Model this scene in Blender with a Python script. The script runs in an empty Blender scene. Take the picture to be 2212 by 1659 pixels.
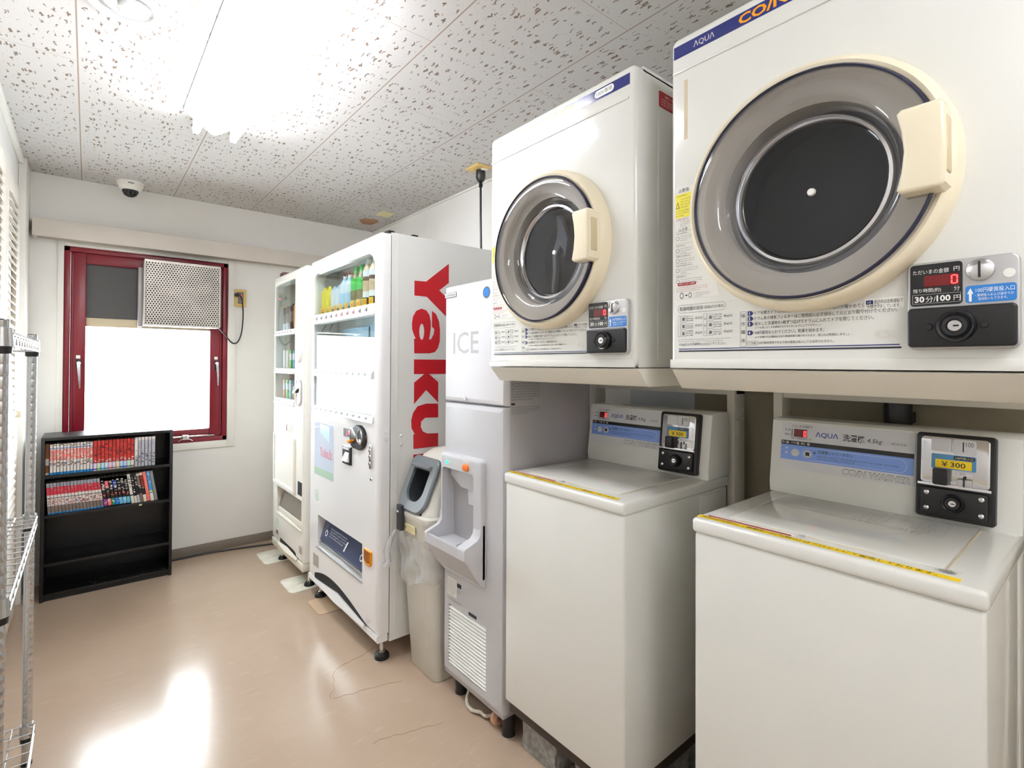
import bpy, bmesh, math, random
from mathutils import Vector, Matrix
from mathutils.geometry import tessellate_polygon

SC = bpy.context.scene
COL = SC.collection
rnd = random.Random(7)

# ------------------------------------------------------------------ camera
YAW, PITCH, ROLL = math.radians(39.6969), math.radians(0.56685), math.radians(0.24517)
_f = Vector((math.sin(YAW) * math.cos(PITCH), math.cos(YAW) * math.cos(PITCH), math.sin(PITCH)))
_r = Vector((math.cos(YAW), -math.sin(YAW), 0))
_u = _r.cross(_f)
_r2 = _r * math.cos(ROLL) + _u * math.sin(ROLL)
_u2 = -_r * math.sin(ROLL) + _u * math.cos(ROLL)
cam = bpy.data.cameras.new('camera')
cam.sensor_width = 36.0
cam.lens = 36.0 * 1103.38 / 2212.0
cam.shift_y = -54.36 / 2212.0
cam.clip_start = 0.02
camo = bpy.data.objects.new('camera', cam)
COL.objects.link(camo)
camo.matrix_world = Matrix((
    (_r2.x, _u2.x, -_f.x, 0), (_r2.y, _u2.y, -_f.y, 0), (_r2.z, _u2.z, -_f.z, 1.26), (0, 0, 0, 1)))
SC.camera = camo

# ------------------------------------------------------------------ light and exposure
WORLD_STRENGTH = 16.0
TUBE_STRENGTH = 32.0
SC.view_settings.view_transform = 'Standard'
SC.view_settings.look = 'None'
SC.view_settings.exposure = 0.85
SC.view_settings.gamma = 1.0
SC.view_settings.use_curve_mapping = False
SC.cycles.use_denoising = True
SC.cycles.max_bounces = 10
SC.cycles.diffuse_bounces = 5
SC.cycles.glossy_bounces = 4
SC.cycles.transparent_max_bounces = 12
SC.cycles.caustics_reflective = False
SC.cycles.caustics_refractive = False
SC.cycles.sample_clamp_indirect = 8.0
world = bpy.data.worlds.new('overcast_sky')
SC.world = world
world.use_nodes = True
wb = world.node_tree.nodes['Background']
wb.inputs[0].default_value = (0.96, 0.985, 1.035, 1)
wb.inputs[1].default_value = WORLD_STRENGTH
pl = bpy.data.lights.new('window_portal', 'AREA')
pl.shape = 'RECTANGLE'; pl.size = 0.66; pl.size_y = 0.66
pl.cycles.is_portal = True
po = bpy.data.objects.new('window_portal', pl)
COL.objects.link(po)
po.location = (0.31, 4.02, 1.145)
po.rotation_euler = (math.radians(-90), 0, 0)

# ------------------------------------------------------------------ materials
def lin(c):
    o = []
    for v in c[:3]:
        v = v / 255.0
        o.append(v / 12.92 if v <= 0.04045 else ((v + 0.055) / 1.055) ** 2.4)
    return (o[0], o[1], o[2], 1.0)

MATS = {}
def mat(name, c, rough=0.5, metal=0.0, coat=0.0, spec=0.5, emit=0.0, var=0.03, vscale=6.0, bump=0.0, bscale=300.0):
    """plain surface: principled shader whose colour is broken up a little by noise"""
    m = bpy.data.materials.new(name); m.use_nodes = True
    nt = m.node_tree; b = nt.nodes['Principled BSDF']
    b.inputs['Roughness'].default_value = rough
    b.inputs['Metallic'].default_value = metal
    b.inputs['Coat Weight'].default_value = coat
    b.inputs['Coat Roughness'].default_value = 0.04
    b.inputs['Specular IOR Level'].default_value = spec
    col = lin(c)
    tc = nt.nodes.new('ShaderNodeTexCoord')
    if var > 0:
        n = nt.nodes.new('ShaderNodeTexNoise'); n.inputs['Scale'].default_value = vscale; n.inputs['Detail'].default_value = 4
        r = nt.nodes.new('ShaderNodeValToRGB')
        r.color_ramp.elements[0].position = 0.3; r.color_ramp.elements[1].position = 0.7
        r.color_ramp.elements[0].color = tuple(v * (1 - var) for v in col[:3]) + (1,)
        r.color_ramp.elements[1].color = tuple(min(1, v * (1 + var)) for v in col[:3]) + (1,)
        nt.links.new(tc.outputs['Object'], n.inputs['Vector'])
        nt.links.new(n.outputs['Fac'], r.inputs['Fac'])
        nt.links.new(r.outputs['Color'], b.inputs['Base Color'])
    else:
        b.inputs['Base Color'].default_value = col
    if bump > 0:
        n2 = nt.nodes.new('ShaderNodeTexNoise'); n2.inputs['Scale'].default_value = bscale
        bp = nt.nodes.new('ShaderNodeBump'); bp.inputs['Strength'].default_value = bump; bp.inputs['Distance'].default_value = 0.002
        nt.links.new(tc.outputs['Object'], n2.inputs['Vector'])
        nt.links.new(n2.outputs['Fac'], bp.inputs['Height']); nt.links.new(bp.outputs['Normal'], b.inputs['Normal'])
    if emit > 0:
        b.inputs['Emission Color'].default_value = col
        b.inputs['Emission Strength'].default_value = emit
    MATS[name] = m
    return m

def clear(name, c, rough=0.02, ior=1.45, haze=0.0, hazec=(255, 255, 255)):
    """clear or tinted sheet: tinted see-through with fresnel gloss (and optional milky part)"""
    m = bpy.data.materials.new(name); m.use_nodes = True
    nt = m.node_tree; nt.nodes.remove(nt.nodes['Principled BSDF'])
    out = nt.nodes['Material Output']
    t = nt.nodes.new('ShaderNodeBsdfTransparent'); t.inputs[0].default_value = lin(c)
    g = nt.nodes.new('ShaderNodeBsdfGlossy'); g.inputs['Roughness'].default_value = rough
    lw = nt.nodes.new('ShaderNodeLayerWeight'); r0 = ((ior - 1) / (ior + 1)) ** 2
    pw = nt.nodes.new('ShaderNodeMath'); pw.operation = 'POWER'; pw.inputs[1].default_value = 5.0
    fr = nt.nodes.new('ShaderNodeMath'); fr.operation = 'MULTIPLY_ADD'; fr.inputs[1].default_value = 1 - r0; fr.inputs[2].default_value = r0
    nt.links.new(lw.outputs['Facing'], pw.inputs[0]); nt.links.new(pw.outputs[0], fr.inputs[0])
    base = t.outputs[0]
    if haze > 0:
        d = nt.nodes.new('ShaderNodeBsdfDiffuse'); d.inputs[0].default_value = lin(hazec)
        mx = nt.nodes.new('ShaderNodeMixShader'); mx.inputs[0].default_value = haze
        nt.links.new(t.outputs[0], mx.inputs[1]); nt.links.new(d.outputs[0], mx.inputs[2]); base = mx.outputs[0]
    mix = nt.nodes.new('ShaderNodeMixShader')
    nt.links.new(fr.outputs[0], mix.inputs[0]); nt.links.new(base, mix.inputs[1]); nt.links.new(g.outputs[0], mix.inputs[2])
    nt.links.new(mix.outputs[0], out.inputs[0])
    MATS[name] = m
    return m

def math_node(nt, op, a, b=None, c=None):
    n = nt.nodes.new('ShaderNodeMath'); n.operation = op
    for i, v in enumerate((a, b, c)):
        if v is None: continue
        if isinstance(v, (int, float)): n.inputs[i].default_value = v
        else: nt.links.new(v, n.inputs[i])
    return n.outputs[0]

def mix_col(nt, fac, c1, c2):
    n = nt.nodes.new('ShaderNodeMix'); n.data_type = 'RGBA'
    if isinstance(fac, (int, float)): n.inputs[0].default_value = fac
    else: nt.links.new(fac, n.inputs[0])
    for i, v in ((6, c1), (7, c2)):
        if isinstance(v, tuple): n.inputs[i].default_value = v
        else: nt.links.new(v, n.inputs[i])
    return n.outputs[2]

def floor_material():
    m = bpy.data.materials.new('beige_vinyl_floor'); m.use_nodes = True
    nt = m.node_tree; b = nt.nodes['Principled BSDF']
    g = nt.nodes.new('ShaderNodeNewGeometry')
    big = nt.nodes.new('ShaderNodeTexNoise'); big.inputs['Scale'].default_value = 1.7; big.inputs['Detail'].default_value = 6; big.inputs['Roughness'].default_value = 0.6
    fine = nt.nodes.new('ShaderNodeTexNoise'); fine.inputs['Scale'].default_value = 260; fine.inputs['Detail'].default_value = 3
    mp = nt.nodes.new('ShaderNodeMapping'); mp.inputs['Scale'].default_value = (3.0, 16, 1); mp.inputs['Rotation'].default_value = (0, 0, 0.5)
    scr = nt.nodes.new('ShaderNodeTexNoise'); scr.inputs['Scale'].default_value = 3.2; scr.inputs['Detail'].default_value = 5
    for n in (big, fine): nt.links.new(g.outputs['Position'], n.inputs['Vector'])
    nt.links.new(g.outputs['Position'], mp.inputs['Vector']); nt.links.new(mp.outputs[0], scr.inputs['Vector'])
    c = mix_col(nt, big.outputs['Fac'], lin((172, 150, 129)), lin((192, 171, 151)))
    f2 = nt.nodes.new('ShaderNodeMapRange'); f2.inputs['From Min'].default_value = 0.56; f2.inputs['From Max'].default_value = 0.75
    nt.links.new(fine.outputs['Fac'], f2.inputs['Value'])
    c = mix_col(nt, math_node(nt, 'MULTIPLY', f2.outputs[0], 0.22), c, lin((170, 136, 106)))
    f3 = nt.nodes.new('ShaderNodeMapRange'); f3.inputs['From Min'].default_value = 0.6; f3.inputs['From Max'].default_value = 0.72
    nt.links.new(scr.outputs['Fac'], f3.inputs['Value'])
    c = mix_col(nt, math_node(nt, 'MULTIPLY', f3.outputs[0], 0.10), c, lin((232, 214, 196)))
    nt.links.new(c, b.inputs['Base Color'])
    rg = nt.nodes.new('ShaderNodeMapRange'); rg.inputs['To Min'].default_value = 0.13; rg.inputs['To Max'].default_value = 0.25
    nt.links.new(scr.outputs['Fac'], rg.inputs['Value']); nt.links.new(rg.outputs[0], b.inputs['Roughness'])
    bp = nt.nodes.new('ShaderNodeBump'); bp.inputs['Strength'].default_value = 0.08; bp.inputs['Distance'].default_value = 0.004
    nt.links.new(big.outputs['Fac'], bp.inputs['Height']); nt.links.new(bp.outputs[0], b.inputs['Normal'])
    return m

def ceiling_material():
    m = bpy.data.materials.new('fissured_ceiling_board'); m.use_nodes = True
    nt = m.node_tree; b = nt.nodes['Principled BSDF']; b.inputs['Roughness'].default_value = 0.9
    g = nt.nodes.new('ShaderNodeNewGeometry')
    sp = nt.nodes.new('ShaderNodeSeparateXYZ'); nt.links.new(g.outputs['Position'], sp.inputs[0])
    X = math_node(nt, 'ADD', sp.outputs[0], 0.0383); Y = math_node(nt, 'ADD', sp.outputs[1], -1.477)
    cb = nt.nodes.new('ShaderNodeCombineXYZ'); nt.links.new(Y, cb.inputs[0]); nt.links.new(X, cb.inputs[1])
    # joints between boards: long joints along the room, staggered butt joints across it
    fx = math_node(nt, 'PINGPONG', X, 0.2275)
    jx = math_node(nt, 'LESS_THAN', fx, 0.0022)
    row = math_node(nt, 'FLOOR', math_node(nt, 'DIVIDE', X, 0.455))
    odd = math_node(nt, 'FLOORED_MODULO', row, 2.0)
    Ys = math_node(nt, 'ADD', Y, math_node(nt, 'MULTIPLY', math_node(nt, 'SUBTRACT', 1.0, odd), 0.455))
    jy = math_node(nt, 'LESS_THAN', math_node(nt, 'PINGPONG', Ys, 0.455), 0.0012)
    # worm holes: stretched, wobbly voronoi cells; size differs from cell to cell
    wob = nt.nodes.new('ShaderNodeTexNoise'); wob.inputs['Scale'].default_value = 75; wob.inputs['Detail'].default_value = 3
    nt.links.new(cb.outputs[0], wob.inputs['Vector'])
    sub = nt.nodes.new('ShaderNodeVectorMath'); sub.operation = 'SUBTRACT'; sub.inputs[1].default_value = (0.5, 0.5, 0.5)
    nt.links.new(wob.outputs['Color'], sub.inputs[0])
    scl = nt.nodes.new('ShaderNodeVectorMath'); scl.operation = 'SCALE'; scl.inputs['Scale'].default_value = 0.026
    nt.links.new(sub.outputs[0], scl.inputs[0])
    add = nt.nodes.new('ShaderNodeVectorMath'); add.operation = 'ADD'
    nt.links.new(cb.outputs[0], add.inputs[0]); nt.links.new(scl.outputs[0], add.inputs[1])
    st = nt.nodes.new('ShaderNodeVectorMath'); st.operation = 'MULTIPLY'; st.inputs[1].default_value = (18, 78, 1)
    nt.links.new(add.outputs[0], st.inputs[0])
    v = nt.nodes.new('ShaderNodeTexVoronoi'); v.voronoi_dimensions = '2D'; v.inputs['Scale'].default_value = 1.0
    nt.links.new(st.outputs[0], v.inputs['Vector'])
    sc = nt.nodes.new('ShaderNodeSeparateColor'); nt.links.new(v.outputs['Color'], sc.inputs[0])
    thr = math_node(nt, 'MULTIPLY', math_node(nt, 'SUBTRACT', sc.outputs[0], 0.22), 0.36)
    worm = math_node(nt, 'LESS_THAN', v.outputs['Distance'], thr)
    v2 = nt.nodes.new('ShaderNodeTexVoronoi'); v2.voronoi_dimensions = '2D'; v2.inputs['Scale'].default_value = 75
    nt.links.new(cb.outputs[0], v2.inputs['Vector'])
    sc2 = nt.nodes.new('ShaderNodeSeparateColor'); nt.links.new(v2.outputs['Color'], sc2.inputs[0])
    dot = math_node(nt, 'LESS_THAN', v2.outputs['Distance'], math_node(nt, 'MULTIPLY', math_node(nt, 'SUBTRACT', sc2.outputs[1], 0.45), 0.2))
    # no holes close to the joints
    far = math_node(nt, 'MULTIPLY', math_node(nt, 'GREATER_THAN', fx, 0.012), math_node(nt, 'GREATER_THAN', math_node(nt, 'PINGPONG', Ys, 0.455), 0.008))
    c = mix_col(nt, math_node(nt, 'MULTIPLY', math_node(nt, 'MULTIPLY', worm, far), 0.85), lin((204, 201, 198)), lin((104, 76, 52)))
    c = mix_col(nt, math_node(nt, 'MULTIPLY', math_node(nt, 'MULTIPLY', dot, far), 0.6), c, lin((128, 108, 88)))
    c = mix_col(nt, math_node(nt, 'MULTIPLY', jx, 0.75), c, lin((140, 108, 80)))
    c = mix_col(nt, math_node(nt, 'MULTIPLY', jy, 0.6), c, lin((150, 122, 100)))
    nt.links.new(c, b.inputs['Base Color'])
    return m

M_FLOOR = floor_material()
M_CEIL = ceiling_material()
M_WALL = mat('white_wallpaper', (238, 236, 232), 0.75, bump=0.15, bscale=420, var=0.015)
M_WALLD = mat('olive_shaded_wall', (160, 152, 132), 0.85, bump=0.2, bscale=420)  # shade under the dryers put into a darker wall colour
M_WALLB = mat('blue_grey_wallpaper', (205, 210, 214), 0.8, bump=0.3, bscale=300)
M_TRIM = mat('white_painted_trim', (238, 235, 228), 0.45)
M_PELMET = mat('pale_beige_board', (214, 206, 196), 0.5)
M_BASE = mat('grey_brown_vinyl_skirting', (128, 118, 106), 0.6)
M_CREAM = mat('cream_enamel', (226, 226, 220), 0.12, coat=0.0, spec=0.9, var=0.012, vscale=2.0)
M_CREAM2 = mat('cream_enamel_stand', (226, 222, 210), 0.35, var=0.015)
M_IVORY = mat('ivory_plastic', (236, 225, 198), 0.28, var=0.015)
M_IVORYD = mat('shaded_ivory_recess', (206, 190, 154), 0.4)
M_NAVY = mat('navy_tinted_rim', (36, 36, 58), 0.12)
M_SMOKE = clear('smoky_door_plastic', (216, 218, 226), rough=0.06, ior=1.65, haze=0.18, hazec=(176, 174, 174))
M_DARKGLASS = clear('dark_door_glass', (188, 190, 196), rough=0.03, ior=1.5)
M_DRUM = mat('charcoal_drum', (78, 79, 82), 0.35, var=0.08)
M_FIN = mat('grey_drum_fin', (150, 153, 160), 0.35)
M_WHITE = mat('white_gloss_panel', (240, 240, 240), 0.055, coat=0.0, var=0.006, vscale=1.5)
M_WHITES = mat('white_steel_side', (228, 228, 224), 0.3, var=0.01)
M_OFFW = mat('off_white_gloss_panel', (238, 235, 227), 0.07, var=0.01)
M_GLASS = clear('clear_glass', (245, 250, 250), rough=0.0, ior=1.5)
M_RED = mat('red_vinyl_lettering', (190, 22, 34), 0.3, var=0.02)
M_BLACK = mat('black_plastic', (22, 22, 24), 0.3, var=0.1)
M_BLACKM = mat('black_wood_veneer', (17, 16, 17), 0.35, var=0.25, vscale=12)
M_INK = mat('dark_print', (42, 44, 54), 0.5)
M_GREYINK = mat('grey_print', (110, 112, 116), 0.5)
M_NAVYP = mat('navy_print', (28, 40, 112), 0.35)
M_BLUEL = mat('blue_label', (40, 120, 196), 0.4)
M_BLUEB = mat('periwinkle_blue_band', (132, 166, 240), 0.35)
M_SILVER = mat('silver_plate', (190, 190, 190), 0.35, metal=0.6)
M_SILVP = mat('silver_print', (222, 222, 226), 0.4)
M_CHROME = mat('chrome', (220, 220, 222), 0.12, metal=1.0, var=0.0)
M_STEEL = mat('zinc_wire', (205, 205, 205), 0.25, metal=1.0)
M_YEL = mat('yellow_tape', (250, 214, 20), 0.4)
M_YELW = mat('yellow_warning_label', (244, 232, 70), 0.5)
M_PAPER = mat('white_paper_label', (240, 239, 234), 0.5)
M_ORANGE = mat('orange_ink', (244, 160, 20), 0.4)
M_ORPL = mat('orange_plastic', (240, 120, 40), 0.3)
M_AMBER = mat('amber_plastic', (236, 150, 10), 0.25)
M_LED = mat('lit_red_led', (255, 40, 40), 0.4, emit=6.0, var=0)
M_LEDD = mat('dark_red_led_window', (110, 16, 22), 0.2, var=0)
M_GREENL = mat('lit_green_lamp', (30, 220, 130), 0.4, emit=2.0, var=0)
M_ICEG = mat('pale_grey_plastic', (196, 196, 199), 0.42, var=0.01)
M_ICEW = mat('light_grey_panel', (222, 222, 226), 0.55, var=0.008)
M_ICED = mat('grey_metallic_side', (178, 175, 177), 0.4, metal=0.25, var=0.02)
M_GREYT = mat('grey_lettering', (176, 177, 180), 0.4)
M_BIN = mat('greige_plastic', (208, 205, 195), 0.4, var=0.03, vscale=9)
M_HOOD = mat('slate_grey_plastic', (112, 118, 122), 0.35)
M_HOODD = mat('dark_bin_inside', (48, 52, 54), 0.5)
M_BAG = clear('clear_bag_film', (245, 247, 248), rough=0.12, ior=1.45, haze=0.3, hazec=(250, 250, 250))
M_WINRED = mat('crimson_window_aluminium', (126, 16, 34), 0.32, var=0.06)
M_GREYBOARD = mat('dark_grey_board', (84, 82, 82), 0.6)
M_BEIGE = mat('beige_strip', (206, 190, 160), 0.5)
M_PERF = mat('brushed_perforated_metal', (196, 190, 182), 0.4, metal=0.55, var=0.12, vscale=9)
M_DARK = mat('dark_cavity', (24, 24, 25), 0.7)
M_OUTLET = mat('yellowed_plastic', (222, 190, 120), 0.45)
M_OUTG = mat('grey_socket_face', (128, 122, 112), 0.5)
M_CONC = mat('concrete_block', (150, 150, 146), 0.95, var=0.3, vscale=60, bump=0.8, bscale=120)
M_BROWNB = mat('dark_brown_base', (58, 46, 40), 0.6)
M_ROPE = mat('white_rope', (214, 206, 190), 0.8)
M_PINK = mat('pinkish_hose', (196, 150, 120), 0.6)
M_PATCHB = mat('bare_brown_patch', (178, 138, 104), 0.9, var=0.15)
M_PATCHY = mat('pale_yellow_cover', (226, 216, 168), 0.5)
M_DOME = mat('dome_smoked', (20, 20, 22), 0.06, var=0)
M_FIXT = mat('white_fixture_enamel', (245, 245, 242), 0.3)
M_REFL = mat('bright_reflector', (225, 228, 228), 0.15, metal=0.8)
M_LOUV = mat('white_louvre_paint', (238, 230, 220), 0.5)
M_MAGENTA = mat('label_red', (172, 36, 48), 0.4)

def tube_light():
    m = bpy.data.materials.new('lit_fluorescent_tube'); m.use_nodes = True
    nt = m.node_tree; nt.nodes.remove(nt.nodes['Principled BSDF'])
    e = nt.nodes.new('ShaderNodeEmission'); e.inputs[0].default_value = (0.965, 0.985, 1.045, 1); e.inputs[1].default_value = TUBE_STRENGTH
    nt.links.new(e.outputs[0], nt.nodes['Material Output'].inputs[0])
    return m
M_TUBE = tube_light()

# ------------------------------------------------------------------ mesh building
ORG = {}
def rrect(s0, s1, h0, h1, r=0.0, n=5, inset=0.0):
    s0 += inset; s1 -= inset; h0 += inset; h1 -= inset
    rs = list(r) if isinstance(r, (list, tuple)) else [r] * 4     # bl, br, tr, tl
    pts = []
    for (cx, cy, a0, q) in ((s0, h0, 180, rs[0]), (s1, h0, 270, rs[1]), (s1, h1, 0, rs[2]), (s0, h1, 90, rs[3])):
        q = max(q - inset, 0.0005)
        ccx = cx + q if cx == s0 else cx - q
        ccy = cy + q if cy == h0 else cy - q
        for i in range(n + 1):
            a = math.radians(a0 + 90.0 * i / n)
            pts.append((ccx + q * math.cos(a), ccy + q * math.sin(a)))
    return pts

def circle(cx, cy, r, n=32, ry=None):
    ry = r if ry is None else ry
    return [(cx + r * math.cos(2 * math.pi * i / n), cy + ry * math.sin(2 * math.pi * i / n)) for i in range(n)]

_text_cache = {}
def text_mesh(body, bold=0.0, res=2):
    key = (body, bold, res)
    if key in _text_cache: return _text_cache[key]
    c = bpy.data.curves.new('txt', 'FONT'); c.body = body; c.resolution_u = res; c.offset = bold
    o = bpy.data.objects.new('txt', c); COL.objects.link(o)
    bpy.context.view_layer.update()
    me = bpy.data.meshes.new_from_object(o.evaluated_get(bpy.context.evaluated_depsgraph_get()))
    vs = [(v.co.x, v.co.y) for v in me.vertices]; fs = [tuple(p.vertices) for p in me.polygons]
    bpy.data.objects.remove(o); bpy.data.curves.remove(c); bpy.data.meshes.remove(me)
    _text_cache[key] = (vs, fs)
    return vs, fs

class MB:
    def __init__(s, M=None, mat=None):
        s.bm = bmesh.new(); s.M = M.copy() if M else Matrix(); s.mats = []; s.ci = 0
        if mat: s.use(mat)
    def use(s, m):
        if m not in s.mats: s.mats.append(m)
        s.ci = s.mats.index(m); return s
    def _add(s, vs, fs, fix=True):
        bv = [s.bm.verts.new(s.M @ Vector(v)) for v in vs]
        out = []
        for f in fs:
            try: q = s.bm.faces.new([bv[i] for i in f])
            except ValueError: continue
            q.material_index = s.ci; out.append(q)
        if fix and out: bmesh.ops.recalc_face_normals(s.bm, faces=out)
        return bv, out
    def box(s, a0, a1, b0, b1, c0, c1, bev=0.0, seg=2):
        vs = [(a, b, c) for a in (a0, a1) for b in (b0, b1) for c in (c0, c1)]
        fs = [(0, 1, 3, 2), (4, 6, 7, 5), (0, 4, 5, 1), (2, 3, 7, 6), (0, 2, 6, 4), (1, 5, 7, 3)]
        bv, bf = s._add(vs, fs)
        if bev > 0:
            es = list({e for f in bf for e in f.edges})
            r = bmesh.ops.bevel(s.bm, geom=es, offset=bev, segments=seg, affect='EDGES', profile=0.5)
            for f in r['faces']: f.material_index = s.ci
        return s
    def prism(s, poly, c0, c1, bev=0.0, seg=2):
        n = len(poly)
        vs = [(p[0], p[1], c0) for p in poly] + [(p[0], p[1], c1) for p in poly]
        fs = [tuple(range(n))[::-1], tuple(range(n, 2 * n))] + [(i, (i + 1) % n, n + (i + 1) % n, n + i) for i in range(n)]
        bv, bf = s._add(vs, fs)
        if bev > 0:
            es = list(bf[1].edges)
            r = bmesh.ops.bevel(s.bm, geom=es, offset=bev, segments=seg, affect='EDGES', profile=0.5)
            for f in r['faces']: f.material_index = s.ci
        return s
    def flat(s, poly, c):
        s._add([(p[0], p[1], c) for p in poly], [tuple(range(len(poly)))], fix=False); return s
    def plate(s, outer, holes, levels, c_back):
        """sheet with holes; outer(inset) gives the rim loop, levels = [(inset, c)...] from the front face back"""
        o = outer(levels[0][0])
        loops = [[Vector((p[0], p[1], 0)) for p in o]] + [[Vector((p[0], p[1], 0)) for p in h] for h in holes]
        tri = tessellate_polygon(loops)
        flatp = [p for l in loops for p in l]
        s._add([(p.x, p.y, levels[0][1]) for p in flatp], tri, fix=False)
        s._add([(p.x, p.y, c_back) for p in flatp], tri, fix=False)
        lv = list(levels) + [(levels[-1][0], c_back)]
        for (i0, ca), (i1, cb) in zip(lv[:-1], lv[1:]):
            A, B = outer(i0), outer(i1); n = len(A)
            s._add([(p[0], p[1], ca) for p in A] + [(p[0], p[1], cb) for p in B], [(i, (i + 1) % n, n + (i + 1) % n, n + i) for i in range(n)], fix=False)
        for h in holes:
            n = len(h)
            s._add([(p[0], p[1], levels[0][1]) for p in h] + [(p[0], p[1], c_back) for p in h], [(i, (i + 1) % n, n + (i + 1) % n, n + i) for i in range(n)], fix=False)
        bmesh.ops.remove_doubles(s.bm, verts=s.bm.verts[:], dist=1e-6)
        bmesh.ops.recalc_face_normals(s.bm, faces=s.bm.faces[:])
        return s
    def lathe(s, prof, ca=0, cb=0, axis='c', n=32, sa=1.0, sb=1.0):
        """revolve (r, t) pairs about an axis through (ca, cb); a profile ending at r=0 closes"""
        vs, fs, rows = [], [], []
        def put(x, y, t):
            return {'c': (ca + x * sa, cb + y * sb, t), 'a': (t, ca + x * sa, cb + y * sb), 'b': (ca + x * sa, t, cb + y * sb)}[axis]
        for r, t in prof:
            if r < 1e-6: rows.append([len(vs)]); vs.append(put(0, 0, t))
            else:
                rows.append(list(range(len(vs), len(vs) + n)))
                vs += [put(r * math.cos(2 * math.pi * i / n), r * math.sin(2 * math.pi * i / n), t) for i in range(n)]
        for A, B in zip(rows[:-1], rows[1:]):
            for i in range(n):
                j = (i + 1) % n
                if len(A) == 1 and len(B) == 1: continue
                if len(A) == 1: fs.append((A[0], B[i], B[j]))
                elif len(B) == 1: fs.append((A[i], A[j], B[0]))
                else: fs.append((A[i], A[j], B[j], B[i]))
        s._add(vs, fs); return s
    def tube(s, pts, r, n=8, closed=False):
        P = [Vector(p) for p in pts]; k = len(P); vs, fs = [], []
        T = []
        for i in range(k):
            a = P[i - 1] if (i > 0 or closed) else P[i]; b = P[(i + 1) % k] if (i < k - 1 or closed) else P[i]
            T.append((b - a).normalized())
        up = Vector((0, 0, 1)) if abs(T[0].z) < 0.9 else Vector((1, 0, 0))
        N = (up - T[0] * up.dot(T[0])).normalized()
        for i in range(k):
            N = (N - T[i] * N.dot(T[i])).normalized(); B = T[i].cross(N)
            rr = r[i] if isinstance(r, (list, tuple)) else r
            for j in range(n):
                a = 2 * math.pi * j / n
                vs.append(tuple(P[i] + (N * math.cos(a) + B * math.sin(a)) * rr))
        for i in range(k if closed else k - 1):
            for j in range(n):
                a, b = i * n + j, i * n + (j + 1) % n
                c, d = ((i + 1) % k) * n + (j + 1) % n, ((i + 1) % k) * n + j
                fs.append((a, b, c, d))
        if not closed:
            fs.append(tuple(range(n))[::-1]); fs.append(tuple(range((k - 1) * n, k * n)))
        s._add(vs, fs); return s
    def loft(s, rings, caps=(True, True), closed=True):
        n = len(rings[0]); vs = [p for r in rings for p in r]; fs = []
        for k in range(len(rings) - 1):
            for i in range(n if closed else n - 1):
                j = (i + 1) % n
                fs.append((k * n + i, k * n + j, (k + 1) * n + j, (k + 1) * n + i))
        if caps[0]: fs.append(tuple(range(n))[::-1])
        if caps[1]: fs.append(tuple(range((len(rings) - 1) * n, len(rings) * n)))
        s._add(vs, fs); return s
    def text(s, body, a, b, c, h=None, w=None, bold=0.0, align='l', res=2, shear=0.0):
        """flat print; (a, b) = lower left corner of the ink (or centre / right by align)"""
        vs, fs = text_mesh(body, bold, res)
        if not vs: return s
        x0 = min(v[0] for v in vs); x1 = max(v[0] for v in vs); y0 = min(v[1] for v in vs); y1 = max(v[1] for v in vs)
        if h is None: ky = w / (x1 - x0)
        else: ky = h / (y1 - y0)
        kx = w / (x1 - x0) if w is not None else ky
        W = (x1 - x0) * kx
        off = {'l': 0, 'c': -W / 2, 'r': -W}[align]
        s._add([(a + off + (v[0] - x0) * kx + shear * (v[1] - y0) * ky, b + (v[1] - y0) * ky, c) for v in vs], fs, fix=False)
        return s
    def smallprint(s, a0, a1, b0, b1, c, lines, seed=1):
        """fine print too small to read: rows of tiny strokes"""
        r = random.Random(seed); lh = (b1 - b0) / lines; vs, fs = [], []
        for k in range(lines):
            y = b1 - (k + 1) * lh + lh * 0.2; hh = lh * 0.55; x = a0
            end = a1 if k < lines - 1 else a0 + (a1 - a0) * r.uniform(0.4, 0.9)
            while x < end - hh * 0.8:
                w = hh * r.uniform(0.6, 0.95)
                for q in range(2):
                    if r.random() < 0.5: bx = (x, y + hh * r.uniform(0, 0.8), w, hh * 0.16)
                    else: bx = (x + w * r.uniform(0, 0.8), y, hh * 0.16, hh)
                    i = len(vs)
                    vs += [(bx[0], bx[1], c), (bx[0] + bx[2], bx[1], c), (bx[0] + bx[2], bx[1] + bx[3], c), (bx[0], bx[1] + bx[3], c)]
                    fs.append((i, i + 1, i + 2, i + 3))
                x += hh * 1.12
        s._add(vs, fs, fix=False); return s
    def build(s, name, parent=None, label=None, sharp=35, org=None):
        me = bpy.data.meshes.new(name)
        vs = [v.co for v in s.bm.verts]
        if parent is not None: o_ = ORG[parent.name]
        elif org is not None: o_ = Vector(org)
        else:
            lo = [min(v[i] for v in vs) for i in range(3)]; hi = [max(v[i] for v in vs) for i in range(3)]
            o_ = Vector(((lo[0] + hi[0]) / 2, (lo[1] + hi[1]) / 2, lo[2]))
        bmesh.ops.translate(s.bm, verts=s.bm.verts[:], vec=-o_)
        s.bm.to_mesh(me); s.bm.free()
        for m in s.mats: me.materials.append(m)
        me.polygons.foreach_set('use_smooth', [True] * len(me.polygons))
        me.set_sharp_from_angle(angle=math.radians(sharp))
        ob = bpy.data.objects.new(name, me); COL.objects.link(ob)
        if parent is not None: ob.parent = parent
        else: ob.location = o_
        ORG[ob.name] = o_
        if label: ob['label'] = label
        return ob

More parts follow.
